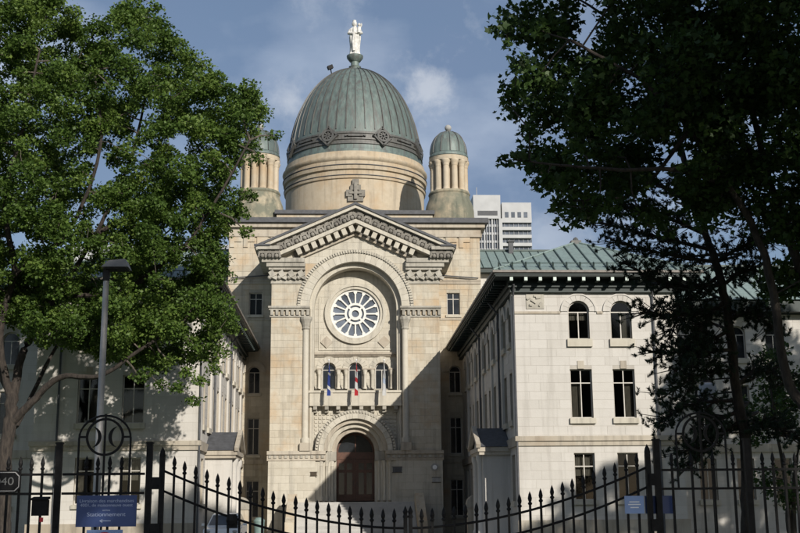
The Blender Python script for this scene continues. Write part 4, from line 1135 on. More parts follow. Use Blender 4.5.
# round-topped stone piers flanking the forecourt
def pier(x, y, label):
    r = root('stone_pier', label, 'stone pier', (x, y, 0.034), 'round topped stone piers')
    k = MB().box(x-0.5, x+0.5, y-0.4, y+0.4, 0.034, 1.75); k.build('shaft', M['warm_stone'], r)
    k = MB().arch(x, 1.95, 0.002, 0.55, y-0.45, y+0.45, 0, math.pi, 20).box(x-0.56, x+0.56, y-0.46, y+0.46, 1.75, 1.95); k.build('cap', M['carved_stone'], r, True)
pier(-6.35, 71.5, 'round topped stone pier in front of the sunlit corner beside the left porch')
pier(8.0, 72.5, 'round topped stone pier in the shade beside the dark porch')
bpy.data.objects['stone_pier']['label'] = 'sunlit round topped stone pier beside the teal bin'
bn = root('waste_bin', 'small teal bin standing at the foot of the sunlit portal base', 'bin', (-5.4, 74.0, 0.034))
MB().lathe([(0.28,0.034),(0.34,0.95),(0.34,1.0)], -5.4, 74.0, 18).build('body', M['bin_teal'], bn, True)
MB().lathe([(0.36,1.0),(0.36,1.08),(0.22,1.25),(0.01,1.28)], -5.4, 74.0, 18).build('lid', M['bin_teal'], bn, True)

# ================================================================ towers behind
def tower():
    y = 420.0; K = 2.63
    X = lambda v: v*K; Z = lambda v: (v-1.65)*K+1.65
    t = root('high_rise', 'white high rise with banded floors behind the stone wing roof', 'building', (X(22.6), y, 0))
    xa, xm, xb = X(18.6), X(22.0), X(26.7); zt = Z(42.5)
    MB().box(xa, xb, y+0.6, y+40, 0, zt).build('core', M['tower_glass'], t)
    for i in range(9): MB().box(xa+i*1.0, xa+i*1.0+(0.55 if i % 3 == 0 else 0.18), y-0.2, y+0.6, 0, zt).build('fin', M['tower_white'], t)
    z = zt-3
    while z > 3: MB().box(xa, xm, y+0.2, y+0.58, z, z+0.9).build('spandrel', M['tower_grey'], t); z -= 3.1
    MB().box(xa-0.8, xm+0.6, y-0.6, y+40, zt, Z(46.0)).build('plant_room', M['tower_white'], t)
    MB().box(xa+0.8, xm-0.6, y-0.66, y-0.61, zt+1.2, zt+3.0).build('louvre', M['slate'], t)
    MB().box(xm-0.2, xm+1.1, y-0.8, y+0.6, 0, zt).build('fin', M['tower_white'], t)
    MB().box(xm+1.1, xb, y-0.5, y+40, zt-1.5, Z(44.9)).build('parapet', M['tower_white'], t)
    for i in range(4): MB().box(xm+2.2+i*2.4, xm+3.6+i*2.4, y-0.56, y-0.51, zt+0.4, zt+2.6).build('window', M['tower_glass'], t)
    z = zt-3.2
    while z > 1:
        MB().box(xm+1.1, xb-0.2, y-0.7, y+0.6, z-1.25, z).build('floor_band', M['tower_white'], t)
        if z > Z(34):
            for i in range(6): MB().box(xm+2.0+i*1.75, xm+2.15+i*1.75, y+0.3, y+0.59, z, z+1.85).build('mullion', M['tower_grey'], t)
        z -= 3.1
    MB().box(xa+2, xa+4.5, y+6, y+9, Z(46.0), Z(46.0)+1.6).tube([(xa+1, y+3, Z(46.0)), (xa+1, y+3, Z(46.0)+4)], 0.15, 6).build('roof_plant', M['tower_grey'], t)
tower()
def tower_left():
    y = 150.0
    t = root('office_block', 'pale office block behind the leafy maple and the rear roof', 'building', (-22, y, 0))
    MB().box(-36, -12.0, y, y+14, 0, 35.5).build('wall', M['tower_white'], t)
    for i in range(7):
        z = 6+i*4.0
        for j in range(9):
            MB().box(-35+j*2.6, -33.2+j*2.6, y-0.04, y-0.01, z, z+1.9).build('window', M['tower_glass'], t)
    MB().box(-36.3, -11.8, y-0.3, y+14.2, 35.5, 36.3).build('parapet', M['tower_grey'], t)
tower_left()

# ================================================================ fence and gates
YF = 13.8
def spear(k, x, z, y=YF, w=0.011):
    """spear finial: collar, ball and leaf-shaped point, tip at z"""
    k.lathe([(w*1.2, z-0.165), (0.026, z-0.15), (0.026, z-0.138), (0.014, z-0.125), (0.020, z-0.11), (0.026, z-0.085), (0.017, z-0.04), (0.001, z)], x, y, 8)
def picket_mesh(ztip, zbot=0.08, fin=True):
    key = ('pk', round(ztip, 3), zbot, fin)
    if key not in SILL:
        k = MB().box(-0.013, 0.013, -0.013, 0.013, zbot, ztip-(0.15 if fin else 0))
        if fin: spear(k, 0, ztip, 0)
        SILL[key] = k.mesh('picket', M['iron'])
    return SILL[key]
def post(parent, x, zt):
    k = MB().box(x-0.034, x+0.034, YF-0.034, YF+0.034, 0.0, zt).box(x-0.042, x+0.042, YF-0.042, YF+0.042, zt, zt+0.02)
    k.box(x-0.052, x+0.052, YF-0.052, YF+0.052, 0.02, 0.12)
    k.build('post', M['iron'], parent)
def rails(parent, xa, xb, zs):
    for z in zs: MB().box(xa, xb, YF-0.016, YF+0.016, z-0.014, z+0.014).build('rail', M['iron'], parent)
def ornament(parent, cx, cz):
    k = MB().arch(cx, cz, 0.195, 0.222, YF-0.012, YF+0.012, 0, 2*math.pi, 40)
    k.build('ring', M['iron'], parent)
    k = MB()
    for s in (-1, 1):
        n = 16; pts = []
        for i in range(n+1):
            a = -1.15+2.3*i/n; pts.append((cx+s*(0.05+0.195-0.195+0.02) + s*(0.14-0.12*math.cos(a)), cz+0.115*math.sin(a)*1.0))
        outer = [(cx+s*(0.165-0.125*math.cos(-1.3+2.6*i/n)), cz+0.125*math.sin(-1.3+2.6*i/n)) for i in range(n+1)]
        inner = [(cx+s*(0.165-0.085*math.cos(-1.3+2.6*i/n)), cz+0.125*math.sin(-1.3+2.6*i/n)) for i in range(n+1)]
        vs = [(x, YF-0.01, z) for x, z in outer+inner]+[(x, YF+0.01, z) for x, z in outer+inner]
        m = n+1; fs = []
        for i in range(n):
            fs += [(i, i+1, m+i+1, m+i), (2*m+i, 3*m+i, 3*m+i+1, 2*m+i+1), (i, 2*m+i, 2*m+i+1, i+1), (m+i, m+i+1, 3*m+i+1, 3*m+i)]
        k.add(vs, fs)
    k.build('crescent', M['iron'], parent)
    # hoop carried by two taller bars
    pts = [(cx-0.30, YF, 1.87)] + [(cx-0.30*math.cos(math.pi*i/16), YF, cz-0.02+0.30*math.sin(math.pi*i/16)*0.9) for i in range(17)] + [(cx+0.30, YF, 1.87)]
    MB().tube(pts, 0.013, 6).build('hoop', M['iron'], parent)
    for s in (-1, 1): MB().box(*sorted((cx+s*0.22, cx+s*0.30)), YF-0.01, YF+0.01, cz-0.012, cz+0.012).build('stay', M['iron'], parent)
    MB().box(cx-0.011, cx+0.011, YF-0.011, YF+0.011, 0.08, cz+0.27).build('picket', M['iron'], parent)
GRP = 'black iron railings along the street'
def panel(name, xa, xb, label, orn=None, tip=2.30, cat='fence', posts=()):
    o = root(name, label, cat, ((xa+xb)/2, YF, 0.12), GRP)
    for p in posts: post(o, p, 2.44)
    rails(o, xa, xb, (2.09, 1.87, 0.22))
    n = max(1, int(round((xb-xa)/0.133)))
    for i in range(1, n):
        x = xa+(xb-xa)*i/n
        if orn is not None and abs(x-orn) < 0.02: continue
        tp = tip if orn is None or abs(abs(x-orn)-0.30) > 0.05 else None
        if tp is None: continue
        put('picket', picket_mesh(tp), o, (x+random.uniform(-.003,.003), YF, random.uniform(-.006,.004))).rotation_euler = (random.uniform(-.003,.003), random.uniform(-.003,.003), 0)
    if orn is not None: ornament(o, orn, 2.52)
    return o
panel('iron_fence', -9.6, -3.40, 'black iron railing with the house number plate, next to the pedestrian gate', posts=(-6.5,))
panel('pedestrian_gate', -3.30, -2.35, 'narrow black iron gate with ring ornament, carrying the blue sign', -2.83, cat='gate', posts=(-3.35, -2.30))
panel('iron_fence', 4.87, 9.6, 'black iron railing in the shade in front of the dark pine trunk', posts=(7.0,))
panel('pedestrian_gate', 3.77, 4.77, 'narrow black iron gate with ring ornament, in front of the pine', 4.27, cat='gate', posts=(3.72, 4.82))
# driveway gate, two swinging leaves
GC, GL = 0.73, 2.90
def gz(x): return 1.665+0.70*(abs(x-GC)/GL)**1.85
for s, lb in ((-1, 'sweeping iron driveway gate leaf with lock box, hinged beside the blue sign'), (1, 'sweeping iron driveway gate leaf hung with the pale blue notice')):
    o = root('driveway_gate', lb, 'gate', (GC+s*GL/2, YF, 0.05), 'double driveway gate')
    xh = GC+s*(GL-0.02)
    # hinge stile with bullet top
    MB().box(xh-0.03, xh+0.03, YF-0.03, YF+0.03, 0.06, 2.28).lathe([(0.036,2.28),(0.036,2.31),(0.028,2.35),(0.001,2.40)], xh, YF, 10).build('stile', M['iron'], o)
    xm_ = GC+s*0.03
    MB().box(xm_-0.022, xm_+0.022, YF-0.02, YF+0.02, 0.06, gz(GC)-0.10).lathe([(0.03,1.56),(0.03,1.58),(0.02,1.60),(0.03,1.63),(0.001,1.70)], xm_, YF, 8).build('stile', M['iron'], o)
    n = 21
    for i in range(1, n+1):
        x = GC+s*(0.03+i*(GL-0.06)/(n+1))
        put('picket', picket_mesh(round(gz(x), 3)), o, (x+random.uniform(-.004,.004), YF, random.uniform(-.006,.004))).rotation_euler = (random.uniform(-.004,.004), random.uniform(-.003,.003), 0)
    for dz in (0.225, 0.455):
        pts = [(GC+s*(0.03+(GL-0.06)*i/24), YF, gz(GC+s*(0.03+(GL-0.06)*i/24))-dz) for i in range(25)]
        MB().tube(pts, 0.015, 6).build('rail', M['iron'], o)
    for z in (0.2, 0.75): MB().box(*sorted((xm_, xh)), YF-0.016, YF+0.016, z-0.014, z+0.014).build('rail', M['iron'], o)
    for z in (1.98, 1.45, 0.5):
        MB().box(*sorted((xh+s*0.0, xh+s*0.11)), YF-0.045, YF-0.01, z-0.07, z+0.07).build('hinge', M['iron'], o)
    if s < 0: MB().box(-1.38, -1.26, YF-0.05, YF+0.05, 1.46, 1.60).lathe([(0.05,1.5),(0.07,1.55),(0.05,1.62)], -1.32, YF-0.05, 10).build('lock_box', M['iron'], o)
# latch and letter box on the pedestrian side
lb = root('letter_box', 'black metal letter box hung on the iron railing under the number plate', 'letter box', (-3.52, YF, 1.55))
MB().box(-3.60, -3.43, YF-0.14, YF-0.02, 1.62, 1.80).build('body', M['iron'], lb)
MB().obox((-3.515, YF-0.09, 1.815), (0.095,0,0), (0,0.07,0.01), (0,-0.002,0.012)).build('lid', M['iron'], lb)
MB().box(-3.50, -3.46, YF-0.145, YF-0.141, 1.55, 1.60).build('tag', M['red'], lb)

def text_mesh(s, size, font_shear=0.0, align='CENTER'):
    c = bpy.data.curves.new('lettering', 'FONT'); c.body = s; c.size = size; c.align_x = align; c.align_y = 'CENTER'; c.shear = font_shear; c.extrude = 0.0008
    t = bpy.data.objects.new('lettering', c); col.objects.link(t)
    dg = bpy.context.evaluated_depsgraph_get()
    me = bpy.data.meshes.new_from_object(t.evaluated_get(dg)); me.name = 'lettering'
    col.objects.unlink(t); bpy.data.objects.remove(t)
    return me
def lettering(parent, s, size, x, z, y, mat, shear=0.0, width=None):
    me = text_mesh(s, size, shear); me.materials.clear(); me.materials.append(M[mat])
    if width:
        xs = [v.co.x for v in me.vertices]; w = max(xs)-min(xs)
        for v in me.vertices: v.co.x *= width/w
    o = put('lettering', me, parent, (x, y, z)); o.rotation_euler = (math.pi/2, 0, 0)
    return o
# blue direction sign
sg = root('direction_sign', 'dark blue sign with pale lettering and arrow on the narrow gate', 'sign', (-2.765, YF-0.06, 1.49))
MB().box(-3.11, -2.42, YF-0.06, YF-0.045, 1.49, 1.845).build('board', M['sign_blue'], sg)
yy = YF-0.062
lettering(sg, 'Livraison des marchandises', 0.05, -2.765, 1.782, yy, 'sign_ink', 0.0, 0.62)
lettering(sg, '4001, de maisonneuve ouest', 0.05, -2.765, 1.733, yy, 'sign_ink', 0.0, 0.60)
lettering(sg, 'et/ou', 0.03, -2.765, 1.677, yy, 'sign_ink', 0.0, 0.085)
lettering(sg, 'Stationnement', 0.062, -2.765, 1.628, yy, 'sign_ink', 0.0, 0.44)
MB().box(-2.82, -2.71, yy-0.001, yy+0.001, 1.552, 1.560).add([(-2.84,yy-0.001,1.556),(-2.805,yy-0.001,1.535),(-2.805,yy-0.001,1.577)], [(0,1,2)]).build('arrow', M['sign_ink'], sg)
for x in (-3.05, -2.48): MB().box(x-0.02, x+0.02, YF-0.045, YF-0.012, 1.52, 1.80).build('clamp', M['iron'], sg)
ns = root('prohibition_sign', 'small pale sign with a red ring under the dark blue sign', 'sign', (-2.775, YF-0.06, 1.02))
MB().box(-2.98, -2.57, YF-0.06, YF-0.048, 1.02, 1.455).build('board', M['sign_pale'], ns)
MB().arch(-2.775, 1.28, 0.11, 0.15, YF-0.064, YF-0.0605, 0, 2*math.pi, 32).obox((-2.775, YF-0.0622, 1.28), (0.08,0,0.08), (0,0.0015,0), (-0.012,0,0.012)).build('ring', M['red'], ns)
# house number plate
hn = root('number_plate', 'black house number plate reading 3040 on the iron railing', 'sign', (-3.98, YF-0.05, 1.9))
def octo(x0, x1, z0, z1, c): return [(x0+c, z0), (x1-c, z0), (x1, z0+c), (x1, z1-c), (x1-c, z1), (x0+c, z1), (x0, z1-c), (x0, z0+c)]
MB().prism(octo(-4.22, -3.765, 1.885, 2.135, 0.05), YF-0.05, YF-0.03).build('plate', M['iron'], hn)
MB().prism(octo(-4.205, -3.78, 1.90, 2.12, 0.047), YF-0.0525, YF-0.0503).build('border', M['pole_grey'], hn)
MB().prism(octo(-4.196, -3.789, 1.909, 2.111, 0.045), YF-0.055, YF-0.0528).build('field', M['iron'], hn)
lettering(hn, '3040', 0.125, -3.99, 2.01, YF-0.0575, 'plate_ink', 0, 0.29)
# notices by the right leaf
n1_ = root('gate_notice', 'pale blue notice hung on the driveway gate leaf', 'sign', (3.42, YF-0.04, 1.57))
MB().box(3.30, 3.53, YF-0.04, YF-0.028, 1.585, 1.79).build('board', M['sign_pale'], n1_)
k = MB()
for z, w in ((1.72, 0.06), (1.69, 0.075), (1.655, 0.05)): k.box(3.415-w, 3.415+w, YF-0.0415, YF-0.0405, z-0.006, z+0.006)
k.build('print', M['white_paint'], n1_)
n2_ = root('gate_notice', 'dark blue notice fixed behind the gate post', 'sign', (3.72, YF+0.06, 1.57))
MB().box(3.57, 3.90, YF+0.06, YF+0.072, 1.58, 1.79).build('board', M['sign_blue'], n2_)

# ================================================================ lamps and car
lp = root('lamp_post', 'tall grey steel lamp post with flat box head beside the maple', 'lamp post', (-4.2, 20.0, 0))
MB().lathe([(0.085,0.0),(0.07,0.4),(0.050,5.62)], -4.2, 20, 14).build('pole', M['pole_grey'], lp, True)
MB().box(-4.36, -4.04, 19.84, 20.16, 0.0, 0.05).build('base_plate', M['pole_grey'], lp)
MB().box(-4.25, -4.15, 19.95, 20.05, 5.62, 5.84).build('arm', M['rubber'], lp)
hd = MB().add([(-4.26,19.80,5.84),(-3.80,19.80,5.84),(-3.80,20.2,5.84),(-4.26,20.2,5.84),(-4.14,19.84,5.96),(-3.86,19.84,5.99),(-3.86,20.16,5.99),(-4.14,20.16,5.96)],
   [(0,3,2,1),(4,5,6,7),(0,1,5,4),(1,2,6,5),(2,3,7,6),(3,0,4,7)]).build('lamp_head', M['lamp_metal'], lp)
MB().box(-4.2, -3.84, 19.85, 20.15, 5.815, 5.838).build('lens', M['rubber'], hd)

q = P(708, 396, 40)
gl = root('lantern_post', 'small post lantern with frosted globe in front of the shaded wing', 'lamp post', (q.x, 40, 0))
MB().lathe([(0.14,0),(0.12,0.3),(0.06,0.5),(0.05,q.z-0.6),(0.10,q.z-0.55),(0.06,q.z-0.45)], q.x, 40, 12).build('pole', M['iron'], gl, True)
MB().lathe([(0.16,q.z-0.46),(0.30,q.z-0.2),(0.36,q.z+0.1),(0.30,q.z+0.38),(0.12,q.z+0.5)], q.x, 40, 16).build('globe', M['tower_grey'], gl, True)
MB().lathe([(0.2,q.z+0.48),(0.12,q.z+0.62),(0.01,q.z+0.7)], q.x, 40, 12).build('cap', M['iron'], gl, True)

def car(x, y, label):
    c = root('parked_car', label, 'car', (x, y, 0.034))
    g = 0.034
    prof_ = [(-2.05,0.35),(-2.1,0.62),(-2.0,0.82),(-1.1,0.95),(1.75,1.0),(2.1,0.92),(2.15,0.5),(2.05,0.3)]   # along y (front at -)
    def loft(pr, ws, name, mat, parent):
        k = MB(); n = len(pr)
        vs = []
        for s in (-1, 1):
            for (a, z), w in zip(pr, ws): vs.append((x+s*w, y+a, g+z))
        fs = [tuple(range(n)), tuple(range(2*n-1, n-1, -1))]+[(i, n+i, n+(i+1) % n, (i+1) % n) for i in range(n)]
        k.add(vs, fs); o = k.build(name, M[mat], parent)
        b = o.modifiers.new('bevel', 'BEVEL'); b.width = 0.06; b.segments = 3; b.limit_method = 'ANGLE'
        return o
    bd = loft(prof_, [0.82,0.86,0.86,0.88,0.88,0.86,0.86,0.82], 'body', 'car_white', c)
    cabp = [(-1.15,0.93),(-0.35,1.48),(0.1,1.55),(1.2,1.52),(1.85,1.0)]
    loft(cabp, [0.80,0.62,0.60,0.62,0.80], 'roof', 'car_white', bd)
    def quad(pts, name, mat): MB().add([(x+a, y+b, g+z) for a, b, z in pts], [tuple(range(len(pts)))]).build(name, M[mat], bd)
    quad([(-0.70,-1.10,0.995),(0.70,-1.10,0.995),(0.55,-0.44,1.447),(-0.55,-0.44,1.447)], 'windscreen', 'rose_glass')
    quad([(-0.68,1.86,1.04),(-0.55,1.30,1.48),(0.55,1.30,1.48),(0.68,1.86,1.04)], 'rear_window', 'dark_glass')
    for s in (-1, 1):
        quad([(s*0.795,-0.95,1.02),(s*0.795,1.60,1.05),(s*0.655,1.15,1.46),(s*0.645,-0.30,1.44)], 'side_window', 'dark_glass')
        k = MB().sphere((x+s*0.62, y-2.02, g+0.70), 0.12, 8, 0.7); k.build('headlight', M['pole_grey'], bd, True)
        k = MB().obox((x+s*0.98, y-0.75, g+1.02), (0.09,0,0), (0,0.05,0), (0,0,0.06)); k.build('mirror', M['car_white'], bd)
        for yy_ in (-1.3, 1.35):
            me = MB().lathe([(0.12,-0.1),(0.30,-0.1),(0.32,-0.06),(0.32,0.06),(0.30,0.1),(0.12,0.1)], 0, 0, 24).mesh('wheel', M['rubber'])
            w = put('wheel', me, c, (x+s*0.80, y+yy_, g+0.32)); w.rotation_euler = (0, math.pi/2, 0)
            rm = MB().lathe([(0.001,-0.09),(0.2,-0.09),(0.2,0.09),(0.001,0.09)], 0, 0, 16).mesh('rim', M['pole_grey']); put('rim', rm, w, world=False)
    quad([(-0.45,-2.085,0.45),(0.45,-2.085,0.45),(0.45,-2.085,0.6),(-0.45,-2.085,0.6)], 'grille', 'rubber')
car(-5.75, 57.0, 'white car parked beside the shaded wing behind the gate')

# ================================================================ trees
def inside(pt, poly):
    x, y = pt; c = False; n = len(poly)
    for i in range(n):
        (x1, y1), (x2, y2) = poly[i], poly[(i+1) % n]
        if (y1 > y) != (y2 > y) and x < (x2-x1)*(y-y1)/(y2-y1)+x1: c = not c
    return c
def edge_dist(pt, poly):
    p = Vector(pt); d = 1e9; n = len(poly)
    for i in range(n):
        a, b = Vector(poly[i]), Vector(poly[(i+1) % n]); ab = b-a
        t = max(0, min(1, (p-a).dot(ab)/max(1e-9, ab.length_squared))); d = min(d, (a+ab*t-p).length)
    return d
def clusters_in(polyXZ, Yc, dmax, n, rg, inset=0.5):
    xs = [p[0] for p in polyXZ]; zs = [p[1] for p in polyXZ]; out = []
    tries = 0
    while len(out) < n and tries < 60*n:
        tries += 1
        x, z = rg.uniform(min(xs), max(xs)), rg.uniform(min(zs), max(zs))
        if not inside((x, z), polyXZ): continue
        d = edge_dist((x, z), polyXZ)
        if d < inset*rg.uniform(0.5, 1.0): continue
        hd = min(dmax, math.sqrt(max(0.1, d*2*dmax*0.55)))
        y = rg.uniform(-1, 1)
        y = math.copysign(abs(y)**0.7, y)
        out.append(Vector((x, Yc+y*hd, z)))
    return out
TEMPL = {
 'diamond': (np.array([(0,0,0),(0.42,0.5,0.10),(0,1,0),(-0.42,0.5,0.10)], float), [(0,1,2),(0,2,3)]),
 'maple': (np.array([(0,0,0),(0.30,0.08,0.03),(0.56,0.44,0.10),(0.22,0.52,0.04),(0,1.0,0),(-0.22,0.52,0.04),(-0.56,0.44,0.10),(-0.30,0.08,0.03)], float),
           [(0,1,2,3),(0,3,4,5),(0,5,6,7)]),
}
def leaves(name, centers, radii, per, size, templ, mat, parent, rg, flat=0.7, droop=0.35, off=None, bright=None):
    T, F = TEMPL[templ]; k = len(T)
    pos = []; tint = []
    for c, r in zip(centers, radii):
        n = int(per*(r**2))
        v = rg.normal(size=(n, 3)); v /= np.linalg.norm(v, axis=1)[:, None]
        rad = r*rg.uniform(0.15, 1.0, n)**0.5
        # twig spikes: stretch a few directions outwards
        sp = rg.normal(size=(6, 3)); sp /= np.linalg.norm(sp, axis=1)[:, None]
        al = np.max(v@sp.T, axis=1); rad *= 0.72+0.55*np.clip((al-0.7)/0.3, 0, 1)
        q = v*rad[:, None]; q[:, 2] *= flat
        pos.append(q+np.array(c)); tint.append(np.clip(rg.uniform(0.1, 0.6)+rg.normal(0, 0.18, n)+0.10, 0.02, 1))
    pos = np.concatenate(pos); tint = np.concatenate(tint); N = len(pos)
    nrm = rg.normal(size=(N, 3))*0.75; nrm[:, 2] += 0.75; nrm /= np.linalg.norm(nrm, axis=1)[:, None]
    d = rg.normal(size=(N, 3)); d[:, 2] -= droop; d -= (d*nrm).sum(1)[:, None]*nrm; d /= np.linalg.norm(d, axis=1)[:, None]
    b = np.cross(d, nrm); s = size*rg.uniform(0.5, 1.4, N)
    V = pos[:, None, :] + s[:, None, None]*(T[None, :, 0, None]*b[:, None, :]+T[None, :, 1, None]*d[:, None, :]+T[None, :, 2, None]*nrm[:, None, :])
    r_ = parent
    while r_.parent: r_ = r_.parent
    V = V.reshape(-1, 3)-np.array(LOC[r_.name])
    me = bpy.data.meshes.new(name)
    fl = np.array([len(f) for f in F]); flat_idx = np.concatenate([np.array(f) for f in F])
    L = len(flat_idx)
    me.vertices.add(len(V)); me.vertices.foreach_set('co', V.ravel().astype(np.float32))
    idx = (np.arange(N)[:, None]*k+flat_idx[None, :]).ravel().astype(np.int32)
    me.loops.add(len(idx)); me.loops.foreach_set('vertex_index', idx)
    starts = (np.arange(N)[:, None]*L+np.concatenate([[0], np.cumsum(fl)[:-1]])[None, :]).ravel().astype(np.int32)
    me.polygons.add(N*len(F)); me.polygons.foreach_set('loop_start', starts)
    me.polygons.foreach_set('loop_total', np.tile(fl, N).astype(np.int32))
    a = me.attributes.new('tint', 'FLOAT', 'FACE'); a.data.foreach_set('value', np.repeat(tint, len(F)).astype(np.float32))
    me.materials.append(M[mat]); me.update(calc_edges=True); me.validate()
    o = bpy.data.objects.new(name, me); col.objects.link(o); o.parent = parent
    return o
def smooth_path(pts, n=5):
    """Catmull-Rom through points"""
    P_ = [Vector(p) for p in pts]; P_ = [P_[0]*2-P_[1]]+P_+[P_[-1]*2-P_[-2]]; out = []
    for i in range(1, len(P_)-2):
        for j in range(n):
            t = j/n; a, b, c, d = P_[i-1:i+3]
            out.append(0.5*((2*b)+(c-a)*t+(2*a-5*b+4*c-d)*t*t+(3*b-a-3*c+d)*t**3))
    out.append(P_[-2]); return out
def limb(k, pts, r0, r1, n=9, rg=random):
    p = smooth_path(pts, 6); m = len(p)
    p = [q + Vector((rg.uniform(-1,1), rg.uniform(-1,1), rg.uniform(-1,1)))*r0*0.12*(0 < i < m-1) for i, q in enumerate(p)]
    k.tube(p, [r0+(r1-r0)*(i/(m-1))**0.8 for i in range(m)], n)
    return p
def twigs(k, centers, limbs, r=0.045, rg=random):
    """branches grow from the limbs outwards: every spray hangs on the nearest limb point or on a spray already attached"""
    C = np.array([tuple(c) for c in centers]); Lm = np.array([tuple(q) for q in limbs])
    n = len(C); D = np.linalg.norm(C[:, None, :]-Lm[None, :, :], axis=2)
    best = D.min(1); par = [(0, int(i)) for i in D.argmin(1)]; done = np.zeros(n, bool); depth = np.zeros(n)
    for _ in range(n):
        i = int(np.where(done, 1e9, best).argmin()); done[i] = True
        kind, j = par[i]; p = Vector(Lm[j]) if kind == 0 else Vector(C[j]); c = Vector(C[i])
        depth[i] = 0 if kind == 0 else depth[j]+1
        mid = p.lerp(c, 0.5)+Vector((rg.uniform(-.12,.12), rg.uniform(-.12,.12), rg.uniform(-.05,.15)))*(c-p).length
        ra = r*max(0.35, 1-0.22*depth[i])
        k.tube([p, mid, c], [ra, ra*0.8, ra*0.55], 5)
        d = np.linalg.norm(C-C[i], axis=1)*1.12+0.15
        for q in np.where(~done & (d < best))[0]: best[q] = d[q]; par[q] = (1, i)

# ---- left maple
def left_maple():
    rg = random.Random(5); Y = 52.0
    base = P(2, 533, Y); base.z = 0.0
    t = root('maple_tree', 'large sunlit leafy maple in front of the shaded stone wing', 'tree', (base.x, Y, 0))
    g = lambda x, y, dy=0: P(x, y, Y+dy)
    k = MB(); L = []
    fork = g(10, 425)
    k2 = limb(k, [base, base+Vector((0.05, 0, 1.2)), g(3, 480), fork, g(12, 395)], 0.36, 0.27, 12, rg); L += k2[10:]
    k.tube([base-Vector((0,0,0.1)), base+Vector((0.0,0,0.35))], [0.55, 0.36], 12)
    L += limb(k, [fork, g(32, 402, -0.3), g(60, 377, -0.8), g(99, 376, -1.5), g(140, 350, -2), g(185, 320, -2.2)], 0.21, 0.05, 9, rg)
    L += limb(k, [g(12, 400), g(22, 355, 0.3), g(38, 326, 0.6), g(56, 296, 1), g(95, 235, 1.5), g(130, 160, 1.5), g(150, 80, 1)], 0.22, 0.05, 9, rg)
    L += limb(k, [g(56, 296, 1), g(119, 292, 0), g(156, 268, -0.8), g(186, 245, -1.5), g(222, 190, -2), g(250, 140, -2)], 0.14, 0.04, 8, rg)
    L += limb(k, [g(11, 400), g(0, 340, -0.5), g(16, 275, -1.2), g(44, 254, -1.8), g(72, 226, -2.2), g(100, 150, -3), g(95, 70, -3)], 0.19, 0.05, 9, rg)
    L += limb(k, [g(12, 395), g(-20, 330, 0.5), g(-50, 250, 1), g(-70, 150, 1.5), g(-60, 50, 2)], 0.22, 0.06, 9, rg)
    L += limb(k, [g(-20, 330, 0.5), g(-80, 300, -1), g(-150, 240, -2), g(-190, 160, -2)], 0.2, 0.05, 8, rg)
    L += limb(k, [g(16, 275, -1.2), g(5, 200, -2), g(25, 120, -3), g(40, 50, -3.5)], 0.16, 0.04, 8, rg)
    L += limb(k, [g(95, 235, 1.5), g(150, 200, 2.5), g(200, 150, 3)], 0.12, 0.03, 7, rg)
    L += limb(k, [fork, g(20, 420, 2), g(60, 340, 4.0), g(110, 280, 5), g(170, 230, 5)], 0.14, 0.04, 8, rg)
    k.build('trunk', M['bark_dark'], t, True)  # shade of the crown put into the trunk colour, darker than the branches
    poly = [(-170,335),(-185,120),(-140,0),(-90,-70),(0,-60),(40,-35),(78,8),(92,42),(112,18),(135,-12),(158,-6),(175,30),(192,62),(215,70),(236,86),(258,96),(272,116),(280,138),(262,150),(250,164),(246,190),(238,225),(222,258),(228,300),(240,334),(214,362),(186,366),(150,374),(112,364),(80,352),(45,350),(12,318),(-20,335),(-80,345)]
    pp = [tuple((lambda q: (q.x, q.z))(P(x, y, Y))) for x, y in poly]
    C = clusters_in(pp, Y, 5.6, 1500, rg, 0.25) + [g(rg.uniform(-30, 75), rg.uniform(-20, 110), rg.uniform(-4, 3)) for _ in range(40)] + [g(rg.uniform(20, 150), rg.uniform(300, 340), rg.uniform(-4, 3)) for _ in range(30)]
    # hand-placed sprays at the edge
    for x, y, dy in ((186,372,-2.2),(178,388,-2.2),(200,380,-2.4),(160,384,-2.2),(214,368,-2.4),(140,378,-2),(168,360,-2.4),(193,400,-2.2),(150,372,-2),(128,355,-1.8),(215,335,-2),(228,318,-2),(262,110,-1),(274,136,-1.5),(258,158,-1.5),(250,95,0),(140,-5,0),(155,8,0),(246,232,-1.5),(250,195,-1.5)):
        C.append(g(x, y, dy))
    rr = [rg.uniform(0.32, 0.82) for _ in C]
    for i in range(len(C)-20, len(C)): rr[i] = 0.42
    k = MB(); twigs(k, C, L, 0.045, rg); k.build('branches', M['bark'], t, True, 'stuff')
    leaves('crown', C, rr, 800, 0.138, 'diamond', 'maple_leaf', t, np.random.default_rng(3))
left_maple()

